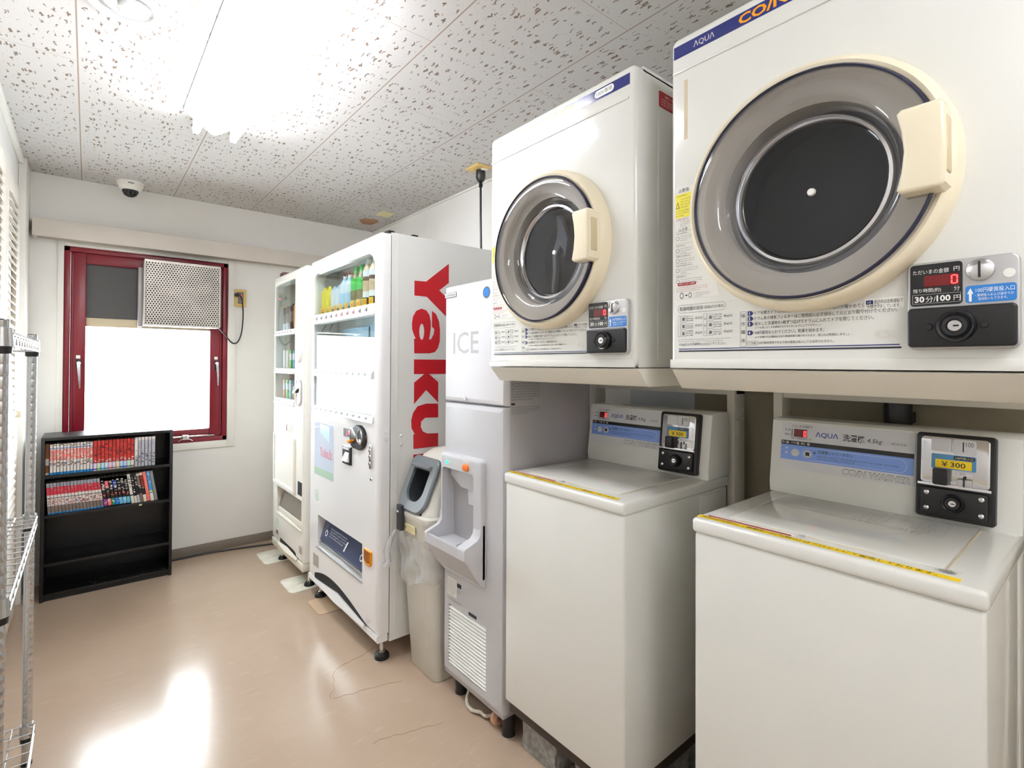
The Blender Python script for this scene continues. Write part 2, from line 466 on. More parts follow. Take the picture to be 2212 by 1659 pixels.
def tag(o, label, cat, group=None, kind=None):
    o['label'] = label; o['category'] = cat
    if group: o['group'] = group
    if kind: o['kind'] = kind
    return o
def thing(name, label, cat, loc, group=None):
    o = bpy.data.objects.new(name, None); COL.objects.link(o); o.location = loc
    o.empty_display_size = 0.05; ORG[o.name] = Vector(loc)
    return tag(o, label, cat, group)
def struct(o, label=None):
    o['kind'] = 'structure'
    if label: o['label'] = label
    return o
def dup(root, loc, label=None, group=None):
    r = root.copy(); COL.objects.link(r); r.location = loc; ORG[r.name] = Vector(loc)
    if label: r['label'] = label
    if group: r['group'] = group
    for ch in list(root.children):
        c = ch.copy(); COL.objects.link(c); c.parent = r
        for g in list(ch.children):
            d = g.copy(); COL.objects.link(d); d.parent = c
    return r

def frame(o, right, up):
    r = Vector(right).normalized(); u = Vector(up).normalized(); n = r.cross(u)
    return Matrix(((r.x, u.x, n.x, o[0]), (r.y, u.y, n.y, o[1]), (r.z, u.z, n.z, o[2]), (0, 0, 0, 1)))
def front(X, Yl, Z=0.0): return frame((X, Yl, Z), (0, -1, 0), (0, 0, 1))     # faces -X; (s right, h up, d out)
def back(Y): return frame((0, Y, 0), (1, 0, 0), (0, 0, 1))                   # faces -Y; (x, z, d out)
def side(Yl): return frame((0, Yl, 0), (1, 0, 0), (0, 0, 1))                 # profile (x, z) extruded towards -Y

FZ = -0.01          # floor level
CZ = 2.334          # ceiling level
BW = 3.945          # back wall face
RW = 1.79           # right wall face
LW = -0.29          # left wall face

# ================================================================== ROOM SHELL
b = MB(mat=M_FLOOR); b.box(LW - 0.1, 2.2, -1.7, 4.1, FZ - 0.1, FZ); struct(b.build('floor'), 'beige vinyl floor with worn glossy coating')
b = MB(mat=M_CEIL); b.box(LW - 0.1, 2.2, -1.7, 4.1, CZ, CZ + 0.1); struct(b.build('ceiling'), 'white fissured ceiling boards')
b = MB(mat=M_WALL)                                   # back wall round the window opening
WX0, WX1, WZ0, WZ1 = -0.112, 0.736, 0.733, 1.938
for q in ((LW - 0.1, WX0, FZ, CZ), (WX1, 2.2, FZ, CZ), (WX0, WX1, FZ, WZ0), (WX0, WX1, WZ1, CZ)):
    b.box(q[0], q[1], BW, BW + 0.14, q[2], q[3])
struct(b.build('wall_back'), 'white papered wall with the red window')
b = MB(mat=M_WALL); b.box(LW - 0.1, LW, -1.7, BW, FZ, CZ); struct(b.build('wall_left'), 'white wall behind the louvred doors')
b = MB(mat=M_WALL); b.box(RW, RW + 0.12, 1.36, BW, FZ, CZ)
b.use(M_WALLB).box(RW, RW + 0.12, 1.06, 1.36, FZ, CZ)
b.use(M_WALLD).box(RW, RW + 0.12, -1.7, 1.06, FZ, CZ)  # stretch behind the washers, its shade painted in
struct(b.build('wall_right'), 'wall behind the row of machines')
b = MB(mat=M_WALL); b.box(LW, RW, -1.7, -1.6, FZ, CZ); struct(b.build('wall_front'), 'white wall facing the window')
b = MB(mat=M_BASE); b.box(0.40, RW, BW - 0.008, BW, FZ, 0.052, 0.002); struct(b.build('baseboard_back'), 'grey-brown skirting under the window wall')
b = MB(mat=M_TRIM)
b.box(LW, LW + 0.022, -1.6, 3.70, CZ - 0.03, CZ, 0.004); struct(b.build('trim_1'), 'pale cornice strip along the left wall')
b = MB(mat=M_TRIM); b.box(LW, -0.258, 3.70, BW, FZ, CZ, 0.004); struct(b.build('trim_2'), 'white boxed column in the left corner')
b = MB(mat=M_TRIM); b.box(RW - 0.012, RW, 1.4, BW, CZ - 0.014, CZ, 0.003); struct(b.build('trim_3'), 'thin cornice strip above the machines')
b = MB(mat=M_PELMET)                                  # pelmet: board with a return at the left end, hollow beneath
b.box(-0.245, RW, 3.853, 3.873, 1.962, 2.062, 0.003)
b.box(-0.245, -0.225, 3.873, BW, 1.962, 2.062); b.box(-0.245, RW, 3.873, BW, 2.042, 2.062)
b.box(-0.225, RW, 3.93, BW, 1.962, 2.042)
struct(b.build('trim_4'), 'pale beige curtain pelmet above the window')

# louvred folding door on the left wall
d1 = MB(mat=M_LOUV)
for y0, y1 in ((3.05, 3.13), (3.46, 3.60), (2.35, 2.43), (2.88, 3.04)):
    d1.box(LW, -0.272, y0, y1, FZ + 0.02, 2.12, 0.003)
for y0, y1 in ((3.13, 3.46), (2.43, 2.88)):
    for z0, z1 in ((FZ + 0.02, 0.10), (0.90, 1.0), (2.04, 2.12)): d1.box(LW, -0.274, y0, y1, z0, z1, 0.003)
d1 = d1.build('door_1'); struct(d1, 'white louvred folding door')
for (y0, y1) in ((3.13, 3.46), (2.43, 2.88)):
    for (z0, z1) in ((0.10, 0.90), (1.0, 2.04)):
        l = MB(mat=M_LOUV); k = int((z1 - z0) / 0.037)
        for i in range(k):
            z = z0 + (i + 0.5) * (z1 - z0) / k
            l.M = frame((0, y0, 0), (0, 1, 0), (0, 0, 1))
            # one slanted blade: profile in (x, z)
            l.M = frame((0, y1, 0), (1, 0, 0), (0, 0, 1))
            l.prism([(LW + 0.001, z + 0.014), (-0.264, z - 0.016), (-0.264, z - 0.010), (LW + 0.001, z + 0.020)], 0, y1 - y0)
        l.build('louvre_panel', d1)
h = MB(mat=M_IVORY); h.box(-0.274, -0.25, 3.49, 3.52, 0.985, 1.02, 0.006); h.build('door_pull', d1)

# ================================================================== WINDOW
w = MB(back(BW), M_WINRED)                            # outer frame, (x, z, towards the room)
for q in ((WX0, WX0 + 0.028, WZ0, WZ1), (WX1 - 0.028, WX1, WZ0, WZ1), (WX0, WX1, WZ0, WZ0 + 0.03), (WX0, WX1, WZ1 - 0.028, WZ1)):
    w.box(q[0], q[1], q[2], q[3], -0.09, -0.004, 0.003)
win = w.build('window_1'); struct(win, 'red aluminium window with a white bright pane')
w = MB(back(BW), M_WINRED)
for q in ((-0.083, -0.012, 0.764, 1.909), (0.634, 0.707, 0.764, 1.909), (-0.012, 0.634, 0.764, 0.817), (-0.012, 0.634, 1.848, 1.909)):
    w.box(q[0], q[1], q[2], q[3], -0.075, -0.018, 0.004)
w.box(-0.076, -0.07, 0.78, 1.895, -0.018, -0.012); w.box(0.694, 0.70, 0.78, 1.895, -0.018, -0.012)
w.build('window_sash', win)
w = MB(back(BW), M_GLASS); w.box(-0.012, 0.634, 0.817, 1.474, -0.05, -0.046); w.build('window_pane', win)
w = MB(back(BW), M_GREYBOARD); w.box(-0.012, 0.262, 1.526, 1.848, -0.055, -0.04); w.build('grey_blanking_board', win, 'dark grey board filling the upper left of the window')
w = MB(back(BW), M_BEIGE); w.box(-0.012, 0.634, 1.474, 1.526, -0.056, -0.032, 0.003); w.build('beige_transom', win, 'beige strip under the grey board')
w = MB(back(BW), M_GREYBOARD); w.box(0.262, 0.634, 1.526, 1.848, -0.055, -0.04); w.build('fan_backing', win)
for x in (-0.043, 0.672):
    w = MB(back(BW), M_BLACK); w.box(x - 0.011, x + 0.011, 1.21, 1.275, -0.018, -0.006, 0.004)
    w.use(M_CHROME).lathe([(0.0, 0.016), (0.009, 0.016), (0.011, 0.01), (0.011, -0.006)], x, 1.255, n=16)
    w.loft([[(x - 0.008, 1.26, 0.012), (x + 0.008, 1.26, 0.012), (x + 0.008, 1.26, 0.02), (x - 0.008, 1.26, 0.02)],
            [(x - 0.002, 1.18, 0.018), (x + 0.010, 1.18, 0.018), (x + 0.010, 1.18, 0.028), (x - 0.002, 1.18, 0.028)],
            [(x + 0.004, 1.105, 0.01), (x + 0.010, 1.105, 0.01), (x + 0.010, 1.105, 0.016), (x + 0.004, 1.105, 0.016)]])
    w.build('window_handle', win, 'black and chrome lever handle')
    w = MB(back(BW), M_PAPER); w.box(x - 0.012, x + 0.008, 1.28, 1.3, -0.018, -0.01, 0.002); w.build('catch_block', win)
w = MB(back(BW), M_CHROME)
w.tube([(0.36, 0.772, 0.0), (0.66, 0.772, 0.0)], 0.0065, 10)
w.box(0.475, 0.515, 0.757, 0.787, -0.018, 0.012, 0.004); w.tube([(0.455, 0.745, 0.006), (0.47, 0.757, 0.008), (0.52, 0.757, 0.008), (0.535, 0.745, 0.006)], 0.004, 8)
w.build('friction_stay', win, 'chrome bar along the bottom of the window')
t5 = MB(back(BW), M_TRIM)
for q in ((-0.140, WX0, WZ0 - 0.045, WZ1 + 0.024), (WX1, 0.782, WZ0 - 0.045, WZ1 + 0.024), (WX0, WX1, WZ0 - 0.045, WZ0), (WX0, WX1, WZ1, WZ1 + 0.024)):
    t5.box(q[0], q[1], q[2], q[3], 0.0, 0.014, 0.003)
struct(t5.build('trim_5'), 'white casing around the red window')

# window fan with a perforated cover
fan = thing('window_fan', 'square window fan behind a perforated metal cover at the top of the window', 'fan', (0.462, BW, 1.49))
FX0, FX1, FZ0, FZ1, FD = 0.258, 0.668, 1.487, 1.892, 0.135
p = MB(back(BW), M_PERF)
px_, pz_ = 0.0152, 0.01316
nx, nz = int((FX1 - FX0 - 0.012) / px_), int((FZ1 - FZ0 - 0.014) / pz_)
vs, fs = [], []
x00, z00 = FX0 + 0.006, FZ0 + 0.008
for j in range(nz):
    for i in range(nx):
        off = 0.5 * px_ if j % 2 else 0.0
        cx, cz = x00 + (i + 0.5) * px_ + off - 0.25 * px_, z00 + (j + 0.5) * pz_
        r = 0.0047; k = len(vs); hw, hh = px_ / 2, pz_ / 2
        sq = [(-hw, -hh), (0, -hh), (hw, -hh), (hw, 0), (hw, hh), (0, hh), (-hw, hh), (-hw, 0)]
        oc = [(r * math.cos(math.radians(a)), r * math.sin(math.radians(a))) for a in (225, 270, 315, 0, 45, 90, 135, 180)]
        vs += [(cx + q[0], cz + q[1], FD) for q in sq] + [(cx + q[0], cz + q[1], FD) for q in oc]
        fs += [(k + m, k + (m + 1) % 8, k + 8 + (m + 1) % 8, k + 8 + m) for m in range(8)]
p._add(vs, fs, fix=False)
xr0, xr1 = x00 - 0.25 * px_, x00 + nx * px_ + 0.25 * px_
zr0, zr1 = z00, z00 + nz * pz_
p.box(FX0, FX1, FZ0, zr0, FD - 0.002, FD); p.box(FX0, FX1, zr1, FZ1, FD - 0.002, FD)
p.box(FX0, xr0 + px_ * 0.3, zr0, zr1, FD - 0.003, FD - 0.0005); p.box(xr1 - px_ * 0.3, FX1, zr0, zr1, FD - 0.003, FD - 0.0005)
p.box(FX0, FX0 + 0.002, FZ0, FZ1, 0.012, FD); p.box(FX1 - 0.002, FX1, FZ0, FZ1, 0.012, FD)
p.box(FX0, FX1, FZ0, FZ0 + 0.002, 0.012, FD); p.box(FX0, FX1, FZ1 - 0.002, FZ1, 0.012, FD)
p.build('perforated_cover', fan)
p = MB(back(BW), M_ICED); p.box(FX0 - 0.022, FX0, FZ0 - 0.006, FZ1 - 0.04, -0.03, 0.03, 0.003); p.build('mounting_bracket', fan)
p = MB(back(BW), M_DARK); p.box(FX0 + 0.004, FX1 - 0.004, FZ0 + 0.004, FZ1 - 0.004, -0.016, 0.02); p.build('fan_housing', fan)
p = MB(back(BW), M_GREYBOARD); cx, cz = (FX0 + FX1) / 2 + 0.02, (FZ0 + FZ1) / 2
p.lathe([(0, 0.115), (0.05, 0.115), (0.06, 0.10), (0.06, 0.02)], cx, cz, n=24)
for k in range(5):
    a = k * 2 * math.pi / 5 + 0.3
    q = [(0.055, -0.25), (0.165, -0.1), (0.165, 0.38), (0.055, 0.25)]
    pts = [(cx + rr * math.cos(a + t), cz + rr * math.sin(a + t)) for rr, t in q]
    p._add([(pts[0][0], pts[0][1], 0.05), (pts[1][0], pts[1][1], 0.05), (pts[2][0], pts[2][1], 0.09), (pts[3][0], pts[3][1], 0.09)], [(0, 1, 2, 3)], fix=False)
p.build('fan_blades', fan)

sk = thing('wall_socket', 'yellowed wall socket box with a red pilot light right of the window', 'socket', (0.809, BW, 1.645))
p = MB(back(BW), M_OUTLET); p.box(0.771, 0.847, 1.648, 1.768, 0, 0.022, 0.005); p.build('cover_plate', sk)
p = MB(back(BW), M_OUTG); p.box(0.792, 0.828, 1.668, 1.75, 0.022, 0.025, 0.002); p.build('socket_face', sk)
p = MB(back(BW), M_LED); p.lathe([(0, 0.028), (0.004, 0.027), (0.005, 0.025)], 0.812, 1.722, n=12); p.build('pilot_light', sk)
p = MB(back(BW), M_BEIGE); p.lathe([(0, 0.028), (0.005, 0.027), (0.006, 0.025)], 0.816, 1.684, n=12); p.build('socket_button', sk)
p = MB(back(BW), M_BLACK)
p.lathe([(0, 0.06), (0.012, 0.058), (0.014, 0.05), (0.014, 0.024)], 0.783, 1.728, n=16)
pts = [(0.783, 1.728, 0.052), (0.800, 1.722, 0.062), (0.813, 1.69, 0.05), (0.822, 1.62, 0.04), (0.823, 1.54, 0.03), (0.815, 1.46, 0.025), (0.795, 1.405, 0.022), (0.77, 1.392, 0.022), (0.745, 1.41, 0.024), (0.71, 1.455, 0.03), (0.672, 1.496, 0.04)]
def smooth_path(pts, n=6):
    out = []
    for i in range(len(pts) - 1):
        p0, p1, p2, p3 = [Vector(pts[max(0, min(len(pts) - 1, i + k))]) for k in (-1, 0, 1, 2)]
        for t in range(n):
            u = t / n
            out.append(0.5 * ((2 * p1) + (p2 - p0) * u + (2 * p0 - 5 * p1 + 4 * p2 - p3) * u * u + (3 * p1 - p0 - 3 * p2 + p3) * u ** 3))
    out.append(Vector(pts[-1])); return out
p.tube(smooth_path(pts), 0.0042, 8)
tag(p.build('fan_cord'), 'black plug and cord looping from the wall socket to the window fan', 'cord')

# ================================================================== CEILING FITTINGS
def make_lamp(LX, LY0, LY1, label):
    lt = thing('fluorescent_light', label, 'ceiling light', (LX, (LY0 + LY1) / 2, CZ), 'twin-tube ceiling lights')
    p = MB(frame((LX, LY1, CZ), (1, 0, 0), (0, 0, 1)), M_FIXT)     # (x, z) profile, extruded towards -Y
    p.prism([(-0.112, 0), (-0.105, -0.012), (-0.012, -0.078), (0, -0.082), (0.012, -0.078), (0.105, -0.012), (0.112, 0)], 0.0, LY1 - LY0); p.build('reflector_body', lt)
    for sx in (-1, 1):
        x = LX + sx * 0.071
        p = MB(mat=M_TUBE); p.tube([(x, LY0 + 0.03, CZ - 0.085), (x, LY1 - 0.03, CZ - 0.085)], 0.0155, 20); p.build('lamp_tube', lt)
        for y in (LY0 + 0.012, LY1 - 0.026):
            p = MB(mat=M_FIXT); p.box(x - 0.012, x + 0.012, y, y + 0.014, CZ - 0.1, CZ - 0.03, 0.003); p.build('lamp_holder', lt)
    p = MB(mat=M_GREYINK); p.box(LX - 0.1165, LX - 0.1125, LY0, LY1, CZ - 0.005, CZ); p.build('body_edge_line', lt)  # thin grey strip drawing the line between lamp body and ceiling
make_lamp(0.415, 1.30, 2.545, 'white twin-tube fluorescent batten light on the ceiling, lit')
make_lamp(0.415, -1.45, -0.205, 'unseen twin-tube ceiling light behind the viewpoint, added for more light on the machines')  # unseen second light, added to brighten the machine fronts
dl = thing('recessed_downlight', 'round recessed downlight with a white ring, unlit', 'downlight', (0.078, 1.92, CZ))
p = MB(mat=M_FIXT); p.lathe([(0.098, CZ), (0.097, CZ - 0.006), (0.085, CZ - 0.010), (0.072, CZ - 0.006), (0.069, CZ - 0.001)], 0.078, 1.92, n=48); p.build('trim_ring', dl)
p = MB(mat=M_REFL); p.lathe([(0.070, CZ - 0.001), (0.066, CZ - 0.0035), (0.045, CZ - 0.003), (0, CZ - 0.0025)], 0.078, 1.92, n=48); p.build('reflector', dl)
p = MB(mat=M_PAPER); p.lathe([(0, CZ - 0.03), (0.018, CZ - 0.026), (0.024, CZ - 0.014), (0.02, CZ - 0.002)], 0.078, 1.92, n=24); p.build('bulb', dl)
sc = thing('dome_camera', 'small cream dome security camera on the ceiling near the window wall', 'security camera', (0.185, 3.80, CZ))
p = MB(mat=M_TRIM); p.lathe([(0.066, CZ), (0.066, CZ - 0.010), (0.060, CZ - 0.030), (0.046, CZ - 0.048), (0.036, CZ - 0.052)], 0.185, 3.80, n=40); p.build('camera_base', sc)
p = MB(mat=M_DOME); p.lathe([(0.042, CZ - 0.046), (0.040, CZ - 0.060), (0.030, CZ - 0.078), (0.014, CZ - 0.087), (0, CZ - 0.089)], 0.185, 3.80, n=32); p.build('dark_dome', sc)
p = MB(frame((0.185, 3.80 - 0.066, CZ - 0.02), (1, 0, 0), (0, 0, 1)), M_GREYINK); p.box(-0.014, 0.014, -0.002, 0.003, -0.001, 0.002); p.build('name_plate', sc)
co = thing('ceiling_socket', 'yellowed square ceiling socket above the ice machine', 'socket', (1.63, 2.265, CZ))
p = MB(mat=M_OUTLET); p.box(1.587, 1.685, 2.205, 2.325, CZ - 0.01, CZ, 0.004); p.build('cover_plate', co)
p = MB(mat=M_PAPER); p.box(1.640, 1.672, 2.225, 2.262, CZ - 0.016, CZ - 0.01, 0.003); p.build('socket_face', co)
p = MB(mat=M_BLACK)
p.lathe([(0, CZ - 0.011), (0.026, CZ - 0.011), (0.027, CZ - 0.05), (0.018, CZ - 0.07), (0.009, CZ - 0.074), (0.011, CZ - 0.10), (0.006, CZ - 0.106), (0, CZ - 0.106)], 1.655, 2.27, n=24)
p.tube(smooth_path([(1.655, 2.27, CZ - 0.1), (1.656, 2.27, 2.05), (1.66, 2.27, 1.85), (1.66, 2.275, 1.6), (1.67, 2.28, 0.6)]), 0.0062, 8)
tag(p.build('power_cord'), 'black twist-lock plug and cord hanging from the ceiling socket', 'cord')
p = MB(mat=M_PATCHB); p.prism([(1.55, 3.66), (1.57, 3.60), (1.66, 3.58), (1.69, 3.63), (1.68, 3.74), (1.62, 3.76), (1.585, 3.72)], CZ - 0.002, CZ)
tag(p.build('ceiling_scar'), 'brown torn patch of bare ceiling board above the vending machines', 'patch')
p = MB(mat=M_PATCHY); p.box(1.585, 1.68, 3.34, 3.455, CZ - 0.008, CZ, 0.003)
tag(p.build('blank_cover_plate'), 'pale yellow blank plate on the ceiling beside the brown patch', 'cover plate')

# ================================================================== TUMBLE DRYERS
def lock(mb, s, h, d, R, ring=M_BLACK):
    """round key lock: black boss with a metal core"""
    mb.use(ring).lathe([(0, d), (R, d), (R, d + 0.006), (R * 0.9, d + 0.010), (R * 0.72, d + 0.008), (R * 0.62, d + 0.012), (R * 0.42, d + 0.012), (R * 0.40, d + 0.010), (0, d + 0.010)], s, h, n=32)
    mb.use(M_CHROME).lathe([(0, d + 0.0125), (R * 0.32, d + 0.0125), (R * 0.36, d + 0.0115), (R * 0.36, d + 0.008)], s, h, n=24)
    mb.use(M_BLACK).box(s - R * 0.05, s + R * 0.22, h - R * 0.05, h + R * 0.05, d + 0.0125, d + 0.0132)

def digit_zero(mb, s, h, w, hh, d):
    t = w * 0.2
    mb.use(M_LED)
    for k in (0, 1):
        mb.box(s + t * 1.1, s + w - t * 1.1, h + k * (hh - t), h + k * (hh - t) + t, d, d + 0.0006)
    for a in (s, s + w - t):
        for k in (0, 1):
            mb.box(a, a + t, h + t * 0.6 + k * (hh / 2 - t * 0.2), h + hh / 2 - t * 0.4 + k * (hh / 2 - t * 0.2), d, d + 0.0006)

M_STRIP = mat('navy_gloss_strip', (28, 40, 112), 0.13, spec=1.0)
M_STRIPW = mat('silver_gloss_print', (214, 214, 218), 0.13, spec=1.0)
M_STRIPO = mat('orange_gloss_print', (244, 160, 20), 0.13, spec=1.0)
M_GREYTXT = mat('faint_embossed_print', (216, 212, 202), 0.4)
STEPS = ['ドアを開きドラム内に他の人の洗濯物が入っていないか確かめてください。',
         'ドラム奥の排気フィルターはご使用前に必ず掃除して元どおり取り付けてください。',
         '脱水した洗濯物を1枚ずつ広げてドラムに入れてドアを閉じてください。',
         '100円硬貨を入れてください。乾燥を始めます。']
NOTES = ['(ドアを閉じるとき洗濯物がはさまらないようにしてください。)',
         '(ドアを開ければ運転は止まり乾燥状態を確かめられます。閉じれば再運転します。)']

def make_dryer(Yl, label, swirl):
    X, Z0, W, H = 1.0, 1.2525, 0.571, 0.731
    t = thing('tumble_dryer', label, 'tumble dryer', (X + 0.25, Yl - W / 2, Z0), 'coin tumble dryers on the stands')
    F = front(X, Yl, Z0)
    DC, HC = 0.281, 0.323
    p = MB(F, M_CREAM)
    p.plate(lambda i: rrect(0, W, 0, H, 0.016, 4, i), [circle(DC, HC, 0.165, 48)], [(0.010, 0.0), (0.005, -0.0015), (0.0015, -0.005), (0.0, -0.010)], -0.03)
    p.box(0.0, 0.006, 0.008, H - 0.008, -0.49, -0.03); p.box(W - 0.006, W, 0.008, H - 0.008, -0.49, -0.03)
    p.box(0.0, W, H - 0.012, H, -0.49, -0.03); p.box(0.0, W, 0.0, 0.012, -0.49, -0.03); p.box(0, W, 0, H, -0.495, -0.48)
    p.box(W, W + 0.0012, 0.02, H - 0.03, -0.47, -0.09); p.box(W, W + 0.001, 0.0, 0.016, -0.48, -0.01)
    p.box(0.006, W - 0.02, 0.6505, 0.6565, 0.0, 0.003, 0.0012); p.box(0.0, W, 0.0, 0.019, 0.0, 0.0022, 0.001)
    p.build('cabinet', t)
    # brand strip
    p = MB(F, M_STRIP); p.box(0.008, 0.553, 0.685, 0.712, 0, 0.0008)
    p.use(M_STRIPW).text('ΛQUΛ', 0.056, 0.690, 0.001, h=0.0145, bold=0.004)
    p.use(M_STRIPO).text('CO/N DRYER', 0.155, 0.6885, 0.001, h=0.020, bold=0.03, w=0.22)
    p.use(M_PAPER).prism(rrect(0.443, 0.505, 0.690, 0.7085, 0.009), 0.0008, 0.0012)
    p.use(M_INK).text('100V専用', 0.474, 0.6935, 0.0014, h=0.0115, w=0.05, align='c')
    p.build('brand_strip', t)
    # door
    p = MB(F, M_IVORY)
    p.lathe([(0.146, -0.03), (0.149, 0.012), (0.195, 0.012), (0.197, 0.030), (0.2, 0.038), (0.206, 0.040), (0.213, 0.036), (0.218, 0.026), (0.219, 0.0005), (0.153, 0.0005), (0.150, -0.03), (0.146, -0.03)], DC, HC, n=96)
    door = p.build('door', t, 'ivory round door with smoky plastic cover')
    p = MB(F, M_SMOKE)
    p.lathe([(0.196, 0.030), (0.196, 0.043), (0.190, 0.0465), (0.172, 0.047), (0.160, 0.0465), (0.152, 0.0435), (0.146, 0.036), (0.142, 0.024), (0.138, 0.010), (0.134, 0.000), (0.128, -0.004), (0.123, -0.004)], DC, HC, n=96)
    p.build('door_cover', door, 'smoky see-through plastic ring')
    p = MB(F, M_NAVY)
    p.lathe([(0.1965, 0.034), (0.1985, 0.0445), (0.196, 0.0475), (0.1935, 0.0475), (0.1935, 0.0445)], DC, HC, n=96); p.build('door_rim', door)
    p = MB(F, M_CHROME)
    p.lathe([(0.133, -0.002), (0.130, 0.004), (0.125, 0.005), (0.121, 0.0), (0.119, -0.008)], DC, HC, n=96); p.build('window_ring', door)
    p = MB(F, M_DARKGLASS); p.lathe([(0, -0.014), (0.06, -0.012), (0.121, -0.006)], DC, HC, n=64); p.build('door_glass', door)
    p = MB(F, M_DRUM); p.lathe([(0.145, -0.031), (0.150, -0.12), (0.09, -0.13), (0, -0.13)], DC, HC, n=64)
    dr = p.build('drum', t, 'charcoal drum interior')
    if swirl:
        p = MB(F, M_FIN)
        cu = [(-0.01, 0.125), (0.012, 0.085), (0.028, 0.045), (0.02, -0.005), (0.004, -0.02), (0.012, 0.005), (-0.004, 0.025), (-0.022, 0.0), (-0.022, -0.05), (-0.03, -0.12), (-0.045, -0.118), (-0.038, -0.05), (-0.04, 0.01), (-0.02, 0.055), (-0.018, 0.09), (-0.024, 0.125)]
        p.prism([(DC + a * 0.92, HC + b * 0.92) for a, b in cu], -0.055, -0.04, 0.004); p.build('drum_fin', dr, 'pale grey curved fin seen through the glass')
    p = MB(F, M_PAPER); p.lathe([(0, -0.008), (0.006, -0.0085), (0.0072, -0.0135)], DC + 0.003, HC, n=20); p.build('centre_cap', door)
    p = MB(F, M_IVORY)
    hs = [(0.437, 0.262), (0.482, 0.262), (0.488, 0.268), (0.489, 0.325), (0.488, 0.382), (0.482, 0.388), (0.437, 0.388), (0.431, 0.382), (0.437, 0.355), (0.440, 0.325), (0.437, 0.295), (0.431, 0.268)]
    p.prism(hs, 0.034, 0.076, 0.006, 3)
    p.build('door_handle', door)
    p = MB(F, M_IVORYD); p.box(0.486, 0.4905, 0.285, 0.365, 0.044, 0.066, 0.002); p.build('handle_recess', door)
    # coin panel
    p = MB(F, M_SILVER)
    p.prism(rrect(0.430, 0.557, 0.032, 0.166, 0.010), 0.0, 0.012, 0.003, 3)
    cp = p.build('coin_panel', t, 'silver coin panel')
    d = 0.0122
    p = MB(F, M_BLACK); p.prism(rrect(0.4345, 0.4965, 0.099, 0.1625, 0.005), d - 0.001, d + 0.0004)
    d += 0.0006
    p.use(M_PAPER).text('ただいまの金額', 0.438, 0.1475, d, h=0.007, w=0.043); p.text('円', 0.4865, 0.1480, d, h=0.007)
    p.text('残り時間(約)', 0.438, 0.1185, d, h=0.0072, w=0.034); p.text('分', 0.4865, 0.1190, d, h=0.007)
    p.text('30', 0.440, 0.1045, d, h=0.0095, bold=0.03); p.text('分/', 0.4535, 0.104, d, h=0.0095, w=0.012); p.text('100', 0.4665, 0.1045, d, h=0.0095, bold=0.03); p.text('円', 0.4865, 0.1045, d, h=0.008)
    for q in ((0.4375, 0.4945, 0.1025, 0.1028), (0.4375, 0.4945, 0.1162, 0.1165), (0.4375, 0.4378, 0.1025, 0.1165), (0.4942, 0.4945, 0.1025, 0.1165)): p.box(q[0], q[1], q[2], q[3], d, d + 0.0001)
    p.use(M_LEDD).box(0.4515, 0.4925, 0.128, 0.145, d - 0.0002, d)
    digit_zero(p, 0.4835, 0.1295, 0.0078, 0.0135, d)
    p.build('price_display', cp, 'black display with a red zero')
    p = MB(F, M_CHROME); p.lathe([(0.0165, 0.012), (0.0165, 0.013), (0.015, 0.0165), (0.009, 0.0195), (0, 0.0205)], 0.516, 0.146, n=32)
    p.use(M_BLACK).box(0.5145, 0.5172, 0.1345, 0.1575, 0.0195, 0.0212); p.build('coin_slot', cp)
    p = MB(F, M_PAPER); p.lathe([(0, 0.0128), (0.0062, 0.0127), (0.0065, 0.012)], 0.546, 0.138, n=20); p.build('blank_sticker', cp)
    p = MB(F, M_BLUEL); p.prism(rrect(0.4995, 0.5535, 0.099, 0.124, 0.004), 0.0118, 0.0126)
    p.use(M_PAPER).prism([(0.5035, 0.101), (0.5065, 0.101), (0.5065, 0.112), (0.5085, 0.112), (0.505, 0.1205), (0.5015, 0.112), (0.5035, 0.112)], 0.0126, 0.0128)
    p.text('100円硬貨投入口', 0.511, 0.1135, 0.0129, h=0.0068, w=0.0405)
    p.text('・連続投入および途中での', 0.510, 0.1075, 0.0129, h=0.0042, w=0.0405); p.text('追加投入もできます。', 0.5135, 0.1022, 0.0129, h=0.0042, w=0.031)
    p.build('coin_label', cp, 'blue label with white arrow')
    p = MB(F, M_BLACK); p.prism(rrect(0.432, 0.5545, 0.0355, 0.0955, 0.006), 0.010, 0.020, 0.003, 3)
    for s_ in (0.459, 0.521): p.use(M_BLACK).lathe([(0, 0.0225), (0.004, 0.0222), (0.005, 0.02)], s_, 0.066, n=16)
    lock(p, 0.490, 0.066, 0.0195, 0.0235)
    p.build('cash_box', cp, 'black lock plate')
    # printed instructions
    p = MB(F, M_INK); d = 0.0006
    p.use(M_NAVYP).box(0.021, 0.418, 0.0405, 0.0422, 0, d); p.use(M_INK).box(0.021, 0.420, 0.0352, 0.0382, 0, d)
    p.text('4.5kg以上の洗濯物を入れないでください。', 0.022, 0.0475, d, h=0.0072, w=0.108)
    p.use(M_GREYINK).smallprint(0.020, 0.140, 0.0555, 0.064, d, 2, 3)
    def outline(s0, s1, h0, h1, r, wd=0.0005):
        a, c = rrect(s0, s1, h0, h1, r, 4), rrect(s0, s1, h0, h1, r, 4, wd); n = len(a)
        p._add([(q[0], q[1], d) for q in a] + [(q[0], q[1], d) for q in c], [(i, (i + 1) % n, n + (i + 1) % n, n + i) for i in range(n)], fix=False)
    p.use(M_INK); outline(0.018, 0.128, 0.120, 0.1375, 0.008)
    p.text('乾燥時間の目安', 0.023, 0.1245, d, h=0.009, w=0.055); p.text('(室温20℃の場合)', 0.081, 0.1252, d, h=0.0072, w=0.043)
    p.use(M_GREYINK); outline(0.019, 0.0245, 0.068, 0.115, 0.001); outline(0.079, 0.086, 0.068, 0.115, 0.001)
